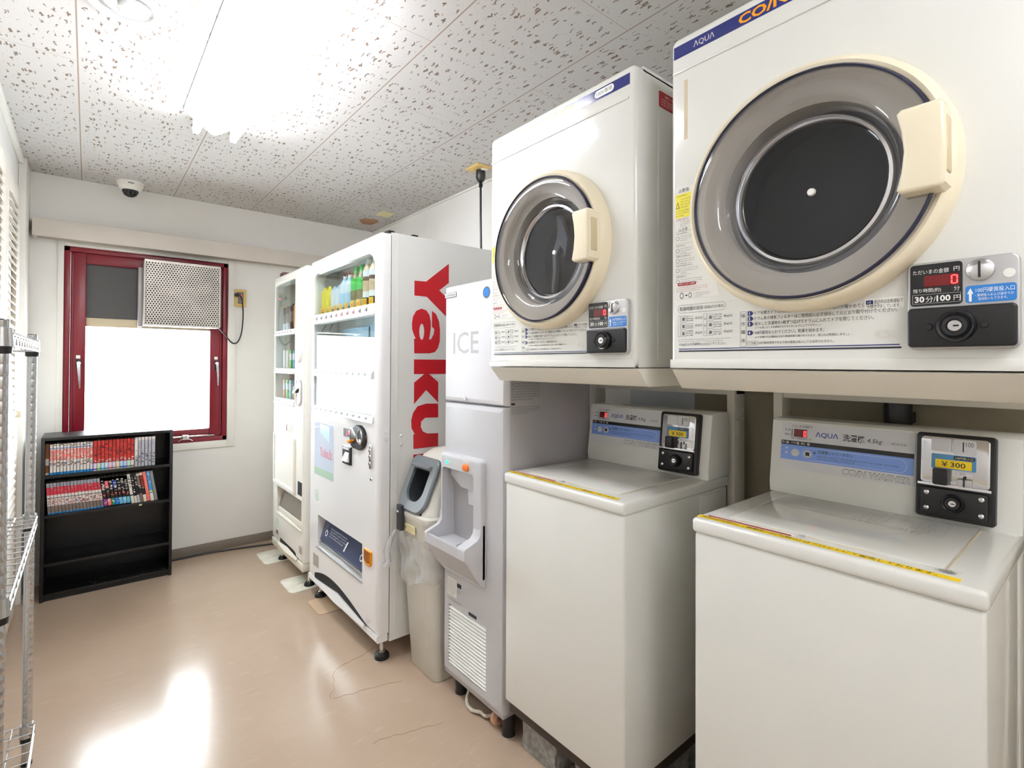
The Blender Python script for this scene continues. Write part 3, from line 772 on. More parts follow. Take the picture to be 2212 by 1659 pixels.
    for k, (n1, n2, n3, m1, n4, n5, n6, m2) in enumerate((('ワイシャツ', '約200g', '(約5枚)', '約30分', '下着(半袖)', '約130g', '(約6枚)', '約60分'), ('ブラウス', '約200g', '(約8枚)', '約30分', 'タオル', '約70g', '(約15枚)', '約60分'), ('作業服', '約600g', '(約3着)', '約60分', 'パジャマ', '約500g', '(約1着)', '約60分'))):
        h = 0.1 - k * 0.0158
        outline(0.026, 0.038, h, h + 0.014, 0.001); outline(0.0875, 0.101, h, h + 0.014, 0.001)
        p.prism([(0.029, h + 0.003), (0.035, h + 0.003), (0.0345, h + 0.011), (0.032, h + 0.0095), (0.0295, h + 0.011)], d - 0.0002, d); p.prism([(0.091, h + 0.004), (0.097, h + 0.003), (0.0985, h + 0.009), (0.093, h + 0.011)], d - 0.0002, d)
        p.use(M_INK)
        for j, q in enumerate((n1, n2, n3)): p.text(q, 0.039, h + 0.0098 - j * 0.0046, d, h=0.0036, w=0.0165)
        p.text(m1, 0.0605, h + 0.0045, d, h=0.006, w=0.0165)
        for j, q in enumerate((n4, n5, n6)): p.text(q, 0.1025, h + 0.0098 - j * 0.0046, d, h=0.0036, w=0.017)
        p.text(m2, 0.124, h + 0.0045, d, h=0.006, w=0.018); p.use(M_GREYINK)
    p.use(M_INK)
    for k, c in enumerate('も め ん'.split()): p.text(c, 0.0806, 0.102 - k * 0.014, d, h=0.004, w=0.004)
    outline(0.158, 0.170, 0.044, 0.113, 0.001)
    for k, c in enumerate('操作順序'): p.text(c, 0.160, 0.101 - k * 0.0165, d, h=0.008, w=0.008)
    hh = [0.105, 0.0945, 0.084, 0.0668]
    for k, q in enumerate(STEPS):
        p.use(M_NAVYP).prism([(0.173, hh[k] - 0.001), (0.1805, hh[k] - 0.001), (0.1845, hh[k] + 0.0035), (0.1805, hh[k] + 0.008), (0.173, hh[k] + 0.008)], d - 0.0003, d)
        p.use(M_PAPER).text(str(k + 1), 0.1765, hh[k] + 0.0005, d + 0.0002, h=0.006, align='c', bold=0.02)
        p.use(M_INK).text(q, 0.187, hh[k], d, h=0.0072, w=(0.205, 0.228, 0.196, 0.122)[k])
    p.text(NOTES[0], 0.187, 0.0768, d, h=0.0052, w=0.116); p.text(NOTES[1], 0.187, 0.0585, d, h=0.0052, w=0.160)
    p.use(M_GREYINK); outline(0.172, 0.192, 0.0455, 0.0545, 0.001)
    p.use(M_INK).text('ご注意', 0.175, 0.0475, d, h=0.005, w=0.014); p.text('100円硬貨専用ですので他の硬貨は投入しても返却されません。', 0.194, 0.0478, d, h=0.005, w=0.130)
    p.use(M_GREYTXT).text('4.5', 0.383, 0.052, d, h=0.014, bold=0.02); p.text('kg', 0.408, 0.052, d, h=0.007)
    p.build('printed_instructions', t)
    p = MB(F, M_PAPER); p.prism(rrect(0.370, 0.424, 0.100, 0.119, 0.002), 0, 0.0004)
    p.use(M_NAVYP).prism(rrect(0.372, 0.382, 0.109, 0.1155, 0.001), 0.0004, 0.0006); p.use(M_PAPER).text('cd', 0.374, 0.1105, 0.0008, h=0.004)
    p.use(M_INK).text('表示中は送風運転で', 0.3835, 0.109, 0.0006, h=0.0065, w=0.039); p.text('衣類を冷ましています。', 0.3735, 0.1018, 0.0006, h=0.0062, w=0.046)
    p.build('cooling_label', t)
    # warning label that follows the door on its right edge
    p = MB(F, M_PAPER)
    edge = []
    for k in range(9):
        h = 0.395 - k * 0.0305
        q = DC - math.sqrt(max(0.0, 0.2245 ** 2 - (h - HC) ** 2)) if abs(h - HC) < 0.224 else 0.12
        edge.append((min(max(q, 0.05), 0.115) if h < HC else max(0.052, q - 0.003), h))
    p.prism([(0.011, 0.15), ] + edge[::-1] + [(0.011, 0.398)], 0, 0.0005)
    p.use(M_YELW).box(0.0125, 0.050, 0.330, 0.382, 0.0005, 0.0007)
    p.use(M_INK); d = 0.0009
    p.text('△警告', 0.02, 0.3855, d, h=0.008); p.text('△注意', 0.02, 0.300, d, h=0.007)
    p.text('・火災の恐れあり。', 0.013, 0.376, d, h=0.0042, w=0.028); p.prism([(0.0135, 0.351), (0.0225, 0.351), (0.018, 0.3665)], d - 0.0002, d)
    p.use(M_YELW).prism([(0.0150, 0.352), (0.0210, 0.352), (0.018, 0.3625)], d, d + 0.0001)
    p.use(M_GREYINK).smallprint(0.0245, 0.049, 0.350, 0.373, d, 4, 5); p.smallprint(0.0135, 0.048, 0.332, 0.348, d, 3, 6)
    p.use(M_MAGENTA).text('・お子様に注意する。', 0.013, 0.3235, d, h=0.0042, w=0.03)
    p.use(M_GREYINK); p.smallprint(0.024, 0.049, 0.309, 0.322, d, 3, 7)
    for k, (hh_, ttl) in enumerate(((0.293, '・やけどの恐れあり。'), (0.266, '・水をかけない。'), (0.243, '・衣類は十分に脱水する。'), (0.222, '・火気や引火物を近づけない。'), (0.198, '・衣類を確認する。'))):
        p.use(M_INK).text(ttl, 0.013, hh_, d, h=0.0042, w=0.003 * len(ttl))
        p.box(0.0125, 0.052, hh_ + 0.0062, hh_ + 0.0065, d, d + 0.0001)
        p.lathe([(0.0045, d), (0.0038, d + 0.0001)], 0.018, hh_ - 0.008, n=16)
        p.use(M_GREYINK).smallprint(0.0245, 0.053 + 0.008 * max(0, k - 1), hh_ - 0.016, hh_ - 0.002, d, 3, 11 + k)
    p.use(M_MAGENTA).prism(rrect(0.018, 0.062, 0.1795, 0.1865, 0.003), d - 0.0002, d)
    p.smallprint(0.015, 0.09, 0.166, 0.178, d, 3, 31)
    p.use(M_PAPER).text('排気フィルターの掃除', 0.021, 0.181, d + 0.0002, h=0.0042, w=0.038)
    p.use(M_GREYINK).smallprint(0.06, 0.095, 0.152, 0.163, d, 3, 33)
    p.lathe([(0.005, d), (0.0035, d + 0.0001)], 0.028, 0.158, n=14, sb=1.4); p.lathe([(0.004, d), (0.0028, d + 0.0001)], 0.048, 0.158, n=14, sb=1.5)
    p.use(M_INK).prism([(0.036, 0.157), (0.0395, 0.157), (0.0395, 0.1555), (0.0425, 0.158), (0.0395, 0.1605), (0.0395, 0.159), (0.036, 0.159)], d - 0.0002, d)
    p.build('warning_label', t)
    return t, F, W, H

tR, FR, DW, DH = make_dryer(0.6505, 'large cream tumble dryer nearest the camera, dark empty door window', False)
p = MB(FR, M_BEIGE); p.box(0.033, 0.041, 0.50, 0.63, 0, 0.0004); p.build('tape_residue', tR, 'pale yellow strip of old tape')
tL, FL, _, _ = make_dryer(1.3165, 'cream tumble dryer beside the ice machine, pale swirl behind its door glass', True)
S2 = frame((0, 1.3165 - DW - 0.0022, 0), (1, 0, 0), (0, 0, 1))
p = MB(S2, M_MAGENTA); p.prism(rrect(1.09, 1.25, 1.905, 1.945, 0.004), -0.0005, 0.0006)
p.use(M_PAPER).text('排気フィルター', 1.115, 1.932, 0.0008, h=0.007); p.smallprint(1.10, 1.24, 1.910, 1.929, 0.0008, 3, 41)
p.build('red_side_label', tL)

def make_stand(yr, yl, pl, pr, label):
    t = thing('dryer_stand', label, 'stand', (1.35, (yl + yr) / 2, FZ), 'steel stands carrying the dryers')
    p = MB(side(yl), M_CREAM2)
    p.prism([(1.0, 1.2485), (1.004, 1.2505), (1.70, 1.2505), (1.70, 1.206), (1.042, 1.206), (1.036, 1.208)], 0, yl - yr)
    p.build('tray', t, 'cream tray with a slanted front lip')
    p = MB(mat=M_CREAM2); p.box(1.64, 1.70, pr, pl, 1.16, 1.205, 0.003); p.build('rear_rail', t)
    for y in (pl - 0.026, pr):
        p = MB(mat=M_CREAM2); p.box(1.63, 1.70, y, y + 0.026, FZ, 1.206, 0.002); p.build('post', t)
    return t
sL = make_stand(0.737, 1.311, 1.447, 0.822, 'cream steel stand under the far dryer, post beside the ice machine')
sR = make_stand(0.072, 0.646, 0.699, 0.06, 'cream steel stand under the near dryer')
p = MB(frame((0, 0.8215, 0), (1, 0, 0), (0, 0, 1)), M_PAPER); p.box(1.64, 1.69, 1.075, 1.115, 0, 0.0005)
p.use(M_INK).smallprint(1.642, 1.688, 1.078, 1.112, 0.0007, 5, 51); p.build('stand_label', sL)

# ================================================================== WASHING MACHINES
def make_washer(X, Yl, W, ds, label, detail):
    t = thing('washing_machine', label, 'washing machine', (X + 0.27, Yl - W / 2, FZ), 'coin washing machines under the dryers')
    F = front(X, Yl)
    p = MB(F, M_CREAM); p.box(0.004, W - 0.004, 0.155, 0.869, -0.536, -0.006, 0.008, 3)
    p.box(W - 0.0045, W - 0.003, 0.16, 0.86, -0.50, -0.37, 0.0005); p.build('body', t)
    p = MB(F, M_BROWNB); p.box(0.012, W - 0.012, 0.118, 0.155, -0.525, -0.02, 0.003); p.build('base_skirt', t, 'dark brown base')
    for s_ in (0.05, W - 0.05):
        for d_ in (-0.11, -0.45):
            p = MB(F, M_BLACK); p.lathe([(0, 0.118), (0.016, 0.118), (0.016, 0.108), (0.022, 0.1), (0.022, 0.0905), (0, 0.0905)], s_, d_, axis='b', n=16); p.build('foot', t)
    p = MB(F, M_CREAM); p.box(0, W, 0.868, 0.902, -0.54, 0, 0.009, 3); p.build('top_cover', t)
    p = MB(F, M_CREAM); p.prism([], 0, 0) if False else p.box(0.060, W - 0.066, 0.902, 0.9055, -0.403, -0.062, 0.003, 2)
    lid = p.build('lid', t)
    p = MB(F, M_BEIGE); p.box(W - 0.0655, W - 0.0625, 0.9018, 0.9026, -0.40, -0.07); p.box(0.07, 0.35, 0.9018, 0.9026, -0.0615, -0.0595); p.build('lid_gap', lid, 'dirty gap round the lid')
    L = frame((X, Yl, 0.9062), (0, -1, 0), (1, 0, 0)); L[2][2] = 1; L[0][2] = 0; L[1][2] = 0      # (s, depth, up)
    p = MB(L, M_GREYTXT2)
    for k in range(4):
        p.smallprint(0.08 + k * 0.082, 0.152 + k * 0.082, 0.27 - 0.008 * k, 0.385 - 0.03 * (k % 2), 0.0001, 6, 60 + k)
    for q in ((0.075, 0.41, 0.262, 0.2625), (0.075, 0.41, 0.394, 0.3945), (0.075, 0.0755, 0.262, 0.394), (0.4095, 0.41, 0.262, 0.394)): p.box(q[0], q[1], q[2], q[3], 0, 0.0001)
    p.build('lid_print', lid)
    # front tape and red strip
    L2 = L.copy(); L2[2][3] = 0.9025
    p = MB(L2, M_YEL); tilt = 0.0
    p.box(0.004, 0.492 * W / 0.5 - 0.03, 0.016, 0.034, 0, 0.0003)
    p.use(M_BLACK).text('洗剤50円(税込)・柔軟剤100円(税込)', 0.012, 0.018, 0.0005, h=0.014, w=0.218, bold=0.004); p.text('はフロントにて販売しております。', 0.236, 0.018, 0.0005, h=0.014, w=0.212, bold=0.004)
    p.build('price_tape', t, 'yellow tape strip with black writing')
    p = MB(L2, M_PAPER); p.prism([(0.02, 0.037), (0.205, 0.037), (0.212, 0.043), (0.205, 0.051), (0.02, 0.050)], 0, 0.0003)
    p.use(M_MAGENTA).box(0.02, 0.205, 0.037, 0.0455, 0.0003, 0.0005); p.use(M_PAPER).smallprint(0.03, 0.2, 0.0375, 0.045, 0.0007, 1, 71)
    p.build('caution_strip', t, 'red and white caution sticker')
    p = MB(L2, M_GREYT); p.lathe([(0, 0.004), (0.006, 0.003), (0.007, 0)], 0.222, 0.052, n=14); p.build('lid_catch', t)
    # control housing: leaning front, boxed back
    p = MB(side(Yl), M_CREAM)
    p.prism([(X + 0.415, 0.902), (X + 0.412, 0.93), (X + 0.436, 1.102), (X + 0.444, 1.108), (X + 0.530, 1.108), (X + 0.538, 1.10), (X + 0.54, 0.902)], 0, W, 0.004)
    p.build('control_housing', t)
    P = frame((X + 0.4106, Yl - ds, 0.93), (0, -1, 0), (0.024, 0, 0.172))      # housing face, h measured from 0.93
    p = MB(P, M_SILVP); A0, A1, B0, B1 = 0.013, 0.318, 0.042, 0.168
    aw, bh = A1 - A0, B1 - B0
    U = lambda x: A0 + x * aw
    V = lambda y: B1 - y * bh
    p.prism(rrect(A0, A1, B0, B1, 0.005), -0.0015, 0.0008)
    p.use(M_BLACK).box(U(0), U(0.995), V(0.475), V(0.385), 0.0008, 0.0010)
    p.use(M_BLUEB).box(U(0), U(0.995), V(0.80), V(0.475), 0.0008, 0.0010)
    p.use(M_AQUAB).text('ΛQUΛ', U(0.285), V(0.272), 0.0011, h=0.125 * bh, w=0.18 * aw, bold=0.012)
    p.use(M_INK).text('洗濯機', U(0.50), V(0.285), 0.0011, h=0.15 * bh, w=0.16 * aw, bold=0.015); p.text('4.5kg', U(0.672), V(0.285), 0.0011, h=0.105 * bh, w=0.105 * aw, shear=0.2)
    p.use(M_GREYINK).text('MCW-C45', U(0.845), V(0.26), 0.0011, h=0.045 * bh, w=0.1 * aw)
    p.use(M_INK).text('ただいまの金額 円', U(0.085), V(0.085), 0.0011, h=0.055 * bh, w=0.17 * aw); p.text('残り時間(約) 分', U(0.085), V(0.355), 0.0011, h=0.055 * bh, w=0.17 * aw)
    p.text('金 額', U(0.025), V(0.17), 0.0011, h=0.04 * bh, w=0.05 * aw); p.text('運転中', U(0.025), V(0.27), 0.0011, h=0.04 * bh, w=0.05 * aw); p.box(U(0.085), U(0.091), V(0.29), V(0.13), 0.001, 0.0012)
    p.use(M_LEDD).box(U(0.105), U(0.215), V(0.29), V(0.12), 0.0008, 0.0012)
    p.use(M_PAPER)
    for k, q in enumerate(('洗い', 'すすぎ', '脱水')):
        p.use(M_PAPER).text(q, U(0.005 + k * 0.082), V(0.45), 0.0012, h=0.05 * bh, w=(0.035 if k != 1 else 0.04) * aw)
        p.use(M_SILVP).lathe([(0, 0.0014), (0.0034, 0.0013), (0.0034, 0.001)], U(0.055 + k * 0.088), V(0.43), n=14); p.use(M_MAGENTA).lathe([(0, 0.0016), (0.0015, 0.0015), (0.0016, 0.0013)], U(0.055 + k * 0.088), V(0.43), n=10)
    for k in (0, 1):
        p.use(M_SILVP).lathe([(0, 0.0014), (0.003, 0.0013), (0.003, 0.001)], U(0.05), V(0.55 + 0.1 * k), n=14); p.use(M_INK).smallprint(U(0.005), U(0.04), V(0.57 + 0.1 * k), V(0.53 + 0.1 * k), 0.0012, 1, 80 + k)
    for x, kk in ((0.125, 0), (0.228, 1)):
        p.use(M_SILVP).lathe([(0, 0.0022), (0.0095, 0.0020), (0.0105, 0.001)], U(x), V(0.64), n=24)
        if kk: p.use(M_INK).box(U(x) - 0.005, U(x) + 0.005, V(0.64) - 0.005, V(0.64) + 0.005, 0.0021, 0.0024)
        else: p.use(M_INK).smallprint(U(x) - 0.007, U(x) + 0.007, V(0.66), V(0.60), 0.0024, 2, 90)
    p.use(M_INK).prism([(U(0.275), V(0.6)), (U(0.29), V(0.63)), (U(0.29), V(0.57))][::-1], 0.001, 0.0012)
    p.text('洗濯槽シャワーボタン', U(0.31), V(0.605), 0.0012, h=0.075 * bh, w=0.27 * aw); p.smallprint(U(0.305), U(0.90), V(0.735), V(0.635), 0.0012, 2, 92)
    a, c = rrect(U(0.185), U(0.95), V(0.77), V(0.515), 0.014, 5), rrect(U(0.185), U(0.95), V(0.77), V(0.515), 0.014, 5, 0.0006); n = len(a)
    p.use(M_PAPER)._add([(q[0], q[1], 0.0012) for q in a] + [(q[0], q[1], 0.0012) for q in c], [(i, (i + 1) % n, n + (i + 1) % n, n + i) for i in range(n)], fix=False)
    p.use(M_INK).text('CO/N WASHER', U(0.50), V(0.965), 0.0011, h=0.125 * bh, w=0.475 * aw, bold=0.035, shear=0.15); p.use(M_PAPER).text('CO/N WASHER', U(0.5035), V(0.9585), 0.0014, h=0.108 * bh, w=0.468 * aw, bold=0.004, shear=0.15)
    digit_zero(p, U(0.188), V(0.275), 0.0062, 0.0155, 0.0012)
    p.build('control_label', t, 'silver and blue control label')
    # coin box
    C = frame((X + 0.4106 + 0.0, Yl - ds - 0.324, 0.912), (0, -1, 0), (0.020, 0, 0.172))
    w_, h_ = 0.138, 0.192
    p = MB(C, M_BLACK); p.prism(rrect(0, w_, 0, h_, 0.008), -0.01, 0.018, 0.003, 2); cb = p.build('coin_box', t, 'black coin box with chrome face')
    p = MB(C, M_CHROME); p.prism(rrect(0.009, w_ - 0.009, 0.077, h_ - 0.008, 0.008), 0.012, 0.020, 0.002)
    p.prism([(0.006, 0.072), (w_ - 0.006, 0.072), (w_ - 0.006, 0.078), (0.006, 0.078)], 0.016, 0.030, 0.001)
    fp = p.build('chrome_face', cb, 'chrome coin face')
    p = MB(C, M_SILVP); p.prism(rrect(0.028, 0.064, 0.151, 0.180, 0.004), 0.019, 0.0225, 0.001); p.prism(rrect(0.066, 0.106, 0.148, 0.181, 0.006), 0.019, 0.0235, 0.001)
    p.use(M_BLACK).box(0.0835, 0.0855, 0.154, 0.176, 0.0225, 0.0242); p.use(M_GREYINK).text('100', 0.089, 0.166, 0.0242, h=0.0105, w=0.013); p.build('coin_entry', cb)
    p = MB(C, M_BLUEL2); p.prism(rrect(0.029, 0.106, 0.112, 0.145, 0.002), 0.019, 0.0218)
    p.use(M_BLACK).prism(rrect(0.068, 0.104, 0.1355, 0.1435, 0.003), 0.0218, 0.0221); p.use(M_PAPER).text('100円投入口', 0.071, 0.1372, 0.0223, h=0.0048, w=0.03)
    p.use(M_YEL).box(0.036, 0.099, 0.1145, 0.1335, 0.0218, 0.0222); p.use(M_INK).text('￥300', 0.0675, 0.118, 0.0224, h=0.0115, w=0.042, align='c', bold=0.008); p.build('price_label', cb, 'blue and yellow price label')
    p = MB(C, M_BLACK); p.prism(rrect(0.034, 0.060, 0.076, 0.113, 0.004), 0.019, 0.040, 0.003); p.build('coin_lever', cb)
    p = MB(C, M_SILVP); p.prism(rrect(0.070, 0.102, 0.1015, 0.109, 0.001), 0.0195, 0.0212); p.use(M_GREYINK).text('返却', 0.079, 0.103, 0.0214, h=0.0045)
    p.use(M_SILVER).box(0.074, 0.100, 0.076, 0.094, 0.0195, 0.027, 0.002); p.use(M_BLACK).box(0.0855, 0.0885, 0.078, 0.1, 0.0265, 0.029); p.build('return_slot', cb)
    p = MB(C, M_BLACK); p.prism(rrect(0.011, w_ - 0.011, 0.008, 0.068, 0.006), 0.016, 0.025, 0.003, 2); lock(p, w_ / 2, 0.038, 0.0245, 0.0205)
    lp = p.build('lock_plate', cb)
    for a, c in ((0.022, 0.056), (0.022, 0.021), (w_ - 0.022, 0.056), (w_ - 0.022, 0.021)):
        p = MB(C, M_CHROME); p.lathe([(0.0055, 0.0245), (0.005, 0.027), (0.003, 0.0285), (0, 0.029)], a, c, n=16); p.build('bolt', cb)
    if detail:
        p = MB(mat=M_GREYTXT2); r = random.Random(4)
        for k in range(70):
            a = r.uniform(0, 6.28); q = [(X + 0.052, Yl - W + 0.06, 0.9035)]
            for j in range(4): q.append((q[-1][0] + r.uniform(-0.004, 0.004), q[-1][1] + r.uniform(-0.006, 0.006), 0.9028 + r.uniform(0.0002, 0.003)))
            p.tube(q, 0.00025, 4)
        tag(p.build('lint_tuft'), 'small tuft of grey lint on the near washer lid corner', 'lint', kind='stuff')
    return t
M_AQUAB = mat('blue_brand_print', (40, 70, 170), 0.4)
M_GREYTXT2 = mat('pale_grey_lid_print', (150, 148, 144), 0.4)
M_BLUEL2 = mat('steel_blue_label', (82, 142, 190), 0.4)
make_washer(1.06, 1.3185, 0.4935, 0.0, 'cream coin washing machine beside the ice machine, under the far dryer', False)
make_washer(1.095, 0.6565, 0.516, 0.014, 'cream coin washing machine nearest the camera, at the lower right', True)
for k, (x0, x1, y0, y1, lab) in enumerate(((1.12, 1.26, 1.13, 1.29, 'rough grey concrete block under the far washer, beside the ice machine'), (1.12, 1.26, 0.87, 1.05, 'rough grey concrete block under the near front corner of the far washer'),
                           (1.42, 1.60, 1.12, 1.30, 'rough grey concrete block under the rear of the far washer, ice machine side'), (1.42, 1.60, 0.86, 1.04, 'rough grey concrete block under the rear of the far washer, near side'),
                           (1.12, 1.62, 0.51, 0.64, 'rough grey concrete block under the near washer, far side'), (1.12, 1.62, 0.16, 0.29, 'rough grey concrete block under the near washer, near side'))):
    p = MB(mat=M_CONC); p.box(x0, x1, y0, y1, FZ, 0.0905, 0.006)
    r = random.Random(20 + k)
    bmesh.ops.subdivide_edges(p.bm, edges=p.bm.edges[:], cuts=2, use_grid_fill=True)
    for v in p.bm.verts:
        if FZ + 0.004 < v.co.z < 0.085: v.co += Vector((r.uniform(-0.003, 0.003), r.uniform(-0.003, 0.003), r.uniform(-0.003, 0.003)))
    tag(p.build('concrete_block'), lab, 'concrete block', 'concrete blocks under the washers')
p = MB(mat=M_BLACK); p.tube([(1.742, 0.41, FZ), (1.742, 0.41, 1.7)], 0.033, 20); p.box(1.745, RW, 0.38, 0.43, 1.10, 1.13); p.box(1.745, RW, 0.38, 0.43, 0.3, 0.33)
tag(p.build('drain_pipe'), 'black vertical pipe on the wall behind the near washer', 'pipe')

# ================================================================== ICE MACHINE
ice = thing('ice_machine', 'tall grey ice dispenser between the far dryer and the rubbish bin', 'ice machine', (1.28, 1.52, FZ))
IX, IY, IW = 1.07, 1.705, 0.37
F = front(IX, IY)
p = MB(mat=M_ICED); p.box(IX + 0.03, 1.505, IY - IW, IY, 0.085, 1.559, 0.004); p.box(IX + 0.01, 1.505, IY - IW + 0.004, IY - 0.004, 0.068, 0.09); p.build('cabinet', ice)
p = MB(F, M_ICEW); p.plate(lambda i: rrect(0, IW, 1.1155, 1.559, 0.004, 4, i), [], [(0.018, 0.0), (0.0055, -0.0055), (0.0, -0.018)], -0.031); tp = p.build('upper_panel', ice, 'light grey upper panel')
p = MB(F, M_ICEG)
p.plate(lambda i: rrect(0, IW, 0.08, 1.1125, 0.004, 4, i), [rrect(0.030, 0.232, 0.583, 0.870, 0.012), rrect(0.045, 0.282, 0.12, 0.345, 0.002)], [(0.018, 0.0), (0.0055, -0.0055), (0.0, -0.018)], -0.031)
p.build('lower_panel', ice, 'grey lower panel')
p = MB(F, M_GREYT); p.text('ICE', 0.067, 1.297, 0.0006, h=0.081, w=0.163, bold=0.004); p.build('ice_lettering', tp)
p = MB(F, M_INK); p.box(0.008, 0.086, 1.513, 1.532, 0, 0.002); p.use(M_SILVP).box(0.0095, 0.0845, 1.5145, 1.5305, 0.002, 0.0023); p.use(M_INK).text('HOSHIZAKI', 0.047, 1.518, 0.0026, h=0.0085, w=0.066, align='c', bold=0.02); p.build('maker_plate', tp)
p = MB(F, M_INK); p.lathe([(0, 0.0012), (0.021, 0.001), (0.0215, 0)], 0.275, 1.510, n=32); p.use(M_BLUEL).lathe([(0, 0.0016), (0.0165, 0.0015), (0.017, 0.001)], 0.275, 1.510, n=28); p.use(M_PAPER).lathe([(0.0195, 0.0014), (0.0205, 0.0015)], 0.275, 1.510, n=32)
p.build('round_emblem', tp, 'round blue emblem with black ring')
p = MB(F, M_CHROME); p.lathe([(0, 0.006), (0.005, 0.006), (0.007, 0.002), (0.007, -0.001)], 0.151, 1.133, n=16); p.use(M_BLACK).box(0.1503, 0.1517, 1.13, 1.136, 0.0058, 0.0064); p.build('panel_lock', tp)
# dispenser surround and tray
N0, N1 = 0.012, 0.277
p = MB(F, M_ICEG)
p.plate(lambda i: rrect(N0, N1, 0.48, 0.925, (0.03, 0.03, 0.02, 0.02), 6, i), [rrect(0.028, 0.233, 0.587, 0.868, (0.004, 0.004, 0.014, 0.014))], [(0.010, 0.022), (0.003, 0.019), (0.0, 0.012)], 0.0)
ds_ = p.build('dispenser_surround', ice)
p = MB(F, M_ICEG)                                      # alcove walls
a = rrect(0.028, 0.233, 0.575, 0.868, (0.004, 0.004, 0.014, 0.014)); b2 = rrect(0.040, 0.221, 0.59, 0.84, 0.02)
p.loft([[(q[0], q[1], 0.012) for q in a], [(q[0], q[1], -0.12) for q in b2], [(q[0], q[1], -0.125) for q in b2]], caps=(False, True))
p.build('alcove', ds_)
p = MB(frame((0, IY - N0, 0), (1, 0, 0), (0, 0, 1)), M_ICEG)   # side cheeks and tray, profile (x, z)
cheek = [(IX, 0.70), (IX - 0.020, 0.70), (IX - 0.024, 0.665), (IX - 0.036, 0.650), (IX - 0.085, 0.632), (IX - 0.090, 0.625), (IX - 0.090, 0.592), (IX - 0.08, 0.58), (IX - 0.035, 0.51), (IX - 0.015, 0.485), (IX, 0.48)]
p.bm.free()
for c0, c1 in ((0, 0.016), (N1 - N0 - 0.044, N1 - N0)):
    p = MB(frame((0, IY - N0, 0), (1, 0, 0), (0, 0, 1)), M_ICEG); p.prism(cheek, c0, c1, 0.003); p.build('tray_cheek', ds_)
p = MB(frame((0, IY - N0, 0), (1, 0, 0), (0, 0, 1)), M_ICEG)
p.prism([(IX + 0.10, 0.600), (IX - 0.07, 0.600), (IX - 0.076, 0.624), (IX - 0.088, 0.624), (IX - 0.089, 0.592), (IX - 0.08, 0.58), (IX - 0.035, 0.51), (IX - 0.015, 0.487), (IX, 0.482), (IX, 0.57), (IX + 0.10, 0.59)], 0.014, N1 - N0 - 0.04, 0.002)
tr = p.build('drip_tray', ds_)
p = MB(frame((IX - 0.012, IY - 0.190, 0.6005), (0, -1, 0), (1, 0, 0)), M_INK); p.M[2][2] = 1; p.M[0][2] = 0
p.lathe([(0.0445, 0), (0.0475, 0.0004)], 0, 0, n=40)
for a in range(3):
    an = a * 2.094 + 0.5; c, s_ = math.cos(an), math.sin(an)
    p.prism([(c * 0.012 - s_ * 0.0034, s_ * 0.012 + c * 0.0034), (c * 0.032 - s_ * 0.0034, s_ * 0.032 + c * 0.0034), (c * 0.032 + s_ * 0.0034, s_ * 0.032 - c * 0.0034), (c * 0.012 + s_ * 0.0034, s_ * 0.012 - c * 0.0034)], 0, 0.0006)
p.build('drain_cover', tr)
p = MB(F, M_ICEG); p.prism([(0.115, 0.80), (0.222, 0.80), (0.222, 0.868), (0.045, 0.868), (0.045, 0.835)], -0.05, -0.004, 0.003); p.prism([(0.152, 0.742), (0.213, 0.742), (0.219, 0.81), (0.146, 0.81)], -0.056, -0.012, 0.004); p.build('ice_spout', ds_)
p = MB(F, M_ORPL); p.prism(rrect(0.168, 0.206, 0.8745, 0.899, 0.0115), 0.02, 0.028, 0.003, 3); p.build('push_button', ds_, 'orange push button')
p = MB(F, M_PAPER); p.text('PUSH', 0.171, 0.9035, 0.0225, h=0.0085, w=0.033, bold=0.02); p.smallprint(0.05, 0.072, 0.902, 0.908, 0.0225, 1, 5); p.build('push_lettering', ds_)
p = MB(F, M_GREENL); p.lathe([(0, 0.026), (0.005, 0.0255), (0.0065, 0.022)], 0.062, 0.889, n=16); p.build('green_lamp', ds_, 'lit green lamp')
p = MB(F, M_DARK); p.box(0.046, 0.281, 0.121, 0.344, -0.03, -0.026); p.build('vent_cavity', ice)
p = MB(F, M_PAPER)
for k in range(17):
    h = 0.124 + k * 0.0129
    p.prism([], 0, 0) if False else p.loft([[(0.046, h, 0.001), (0.046, h + 0.002, 0.001), (0.046, h + 0.012, -0.012), (0.046, h + 0.010, -0.012)], [(0.281, h, 0.001), (0.281, h + 0.002, 0.001), (0.281, h + 0.012, -0.012), (0.281, h + 0.010, -0.012)]])
p.build('vent_louvres', ice, 'white louvred vent')
p = MB(F, M_PAPER); p.box(0.034, 0.098, 0.380, 0.447, 0, 0.0004); p.use(M_GREYINK).smallprint(0.037, 0.095, 0.385, 0.443, 0.0006, 7, 9); p.use(M_INK).box(0.101, 0.128, 0.425, 0.44, 0, 0.0005); p.use(M_GREYINK).smallprint(0.102, 0.128, 0.40, 0.42, 0.0005, 4, 10); p.smallprint(0.04, 0.19, 0.362, 0.372, 0.0005, 1, 12); p.build('rating_label', ice)
p = MB(F, M_INK); p.box(0.176, 0.225, 0.350, 0.362, 0, 0.0005); p.build('dark_label', ice)
S = frame((0, IY - IW, 0), (1, 0, 0), (0, 0, 1))
p = MB(S, M_INK); p.smallprint(1.108, 1.24, 1.133, 1.206, 0.0006, 8, 21); p.prism(rrect(1.105, 1.122, 1.119, 1.126, 0.003), 0, 0.0006); p.smallprint(1.107, 1.24, 1.087, 1.115, 0.0006, 4, 22); p.build('side_instructions', ice, 'fine printed instructions on the side')
for y in (IY - IW + 0.03, IY - 0.05):
    for x in (1.125, 1.45):
        p = MB(mat=M_BLACK); p.lathe([(0, 0.07), (0.026, 0.07), (0.024, 0.03), (0.021, 0.012), (0.024, FZ), (0, FZ)], x, y, n=16); p.build('leg', ice)
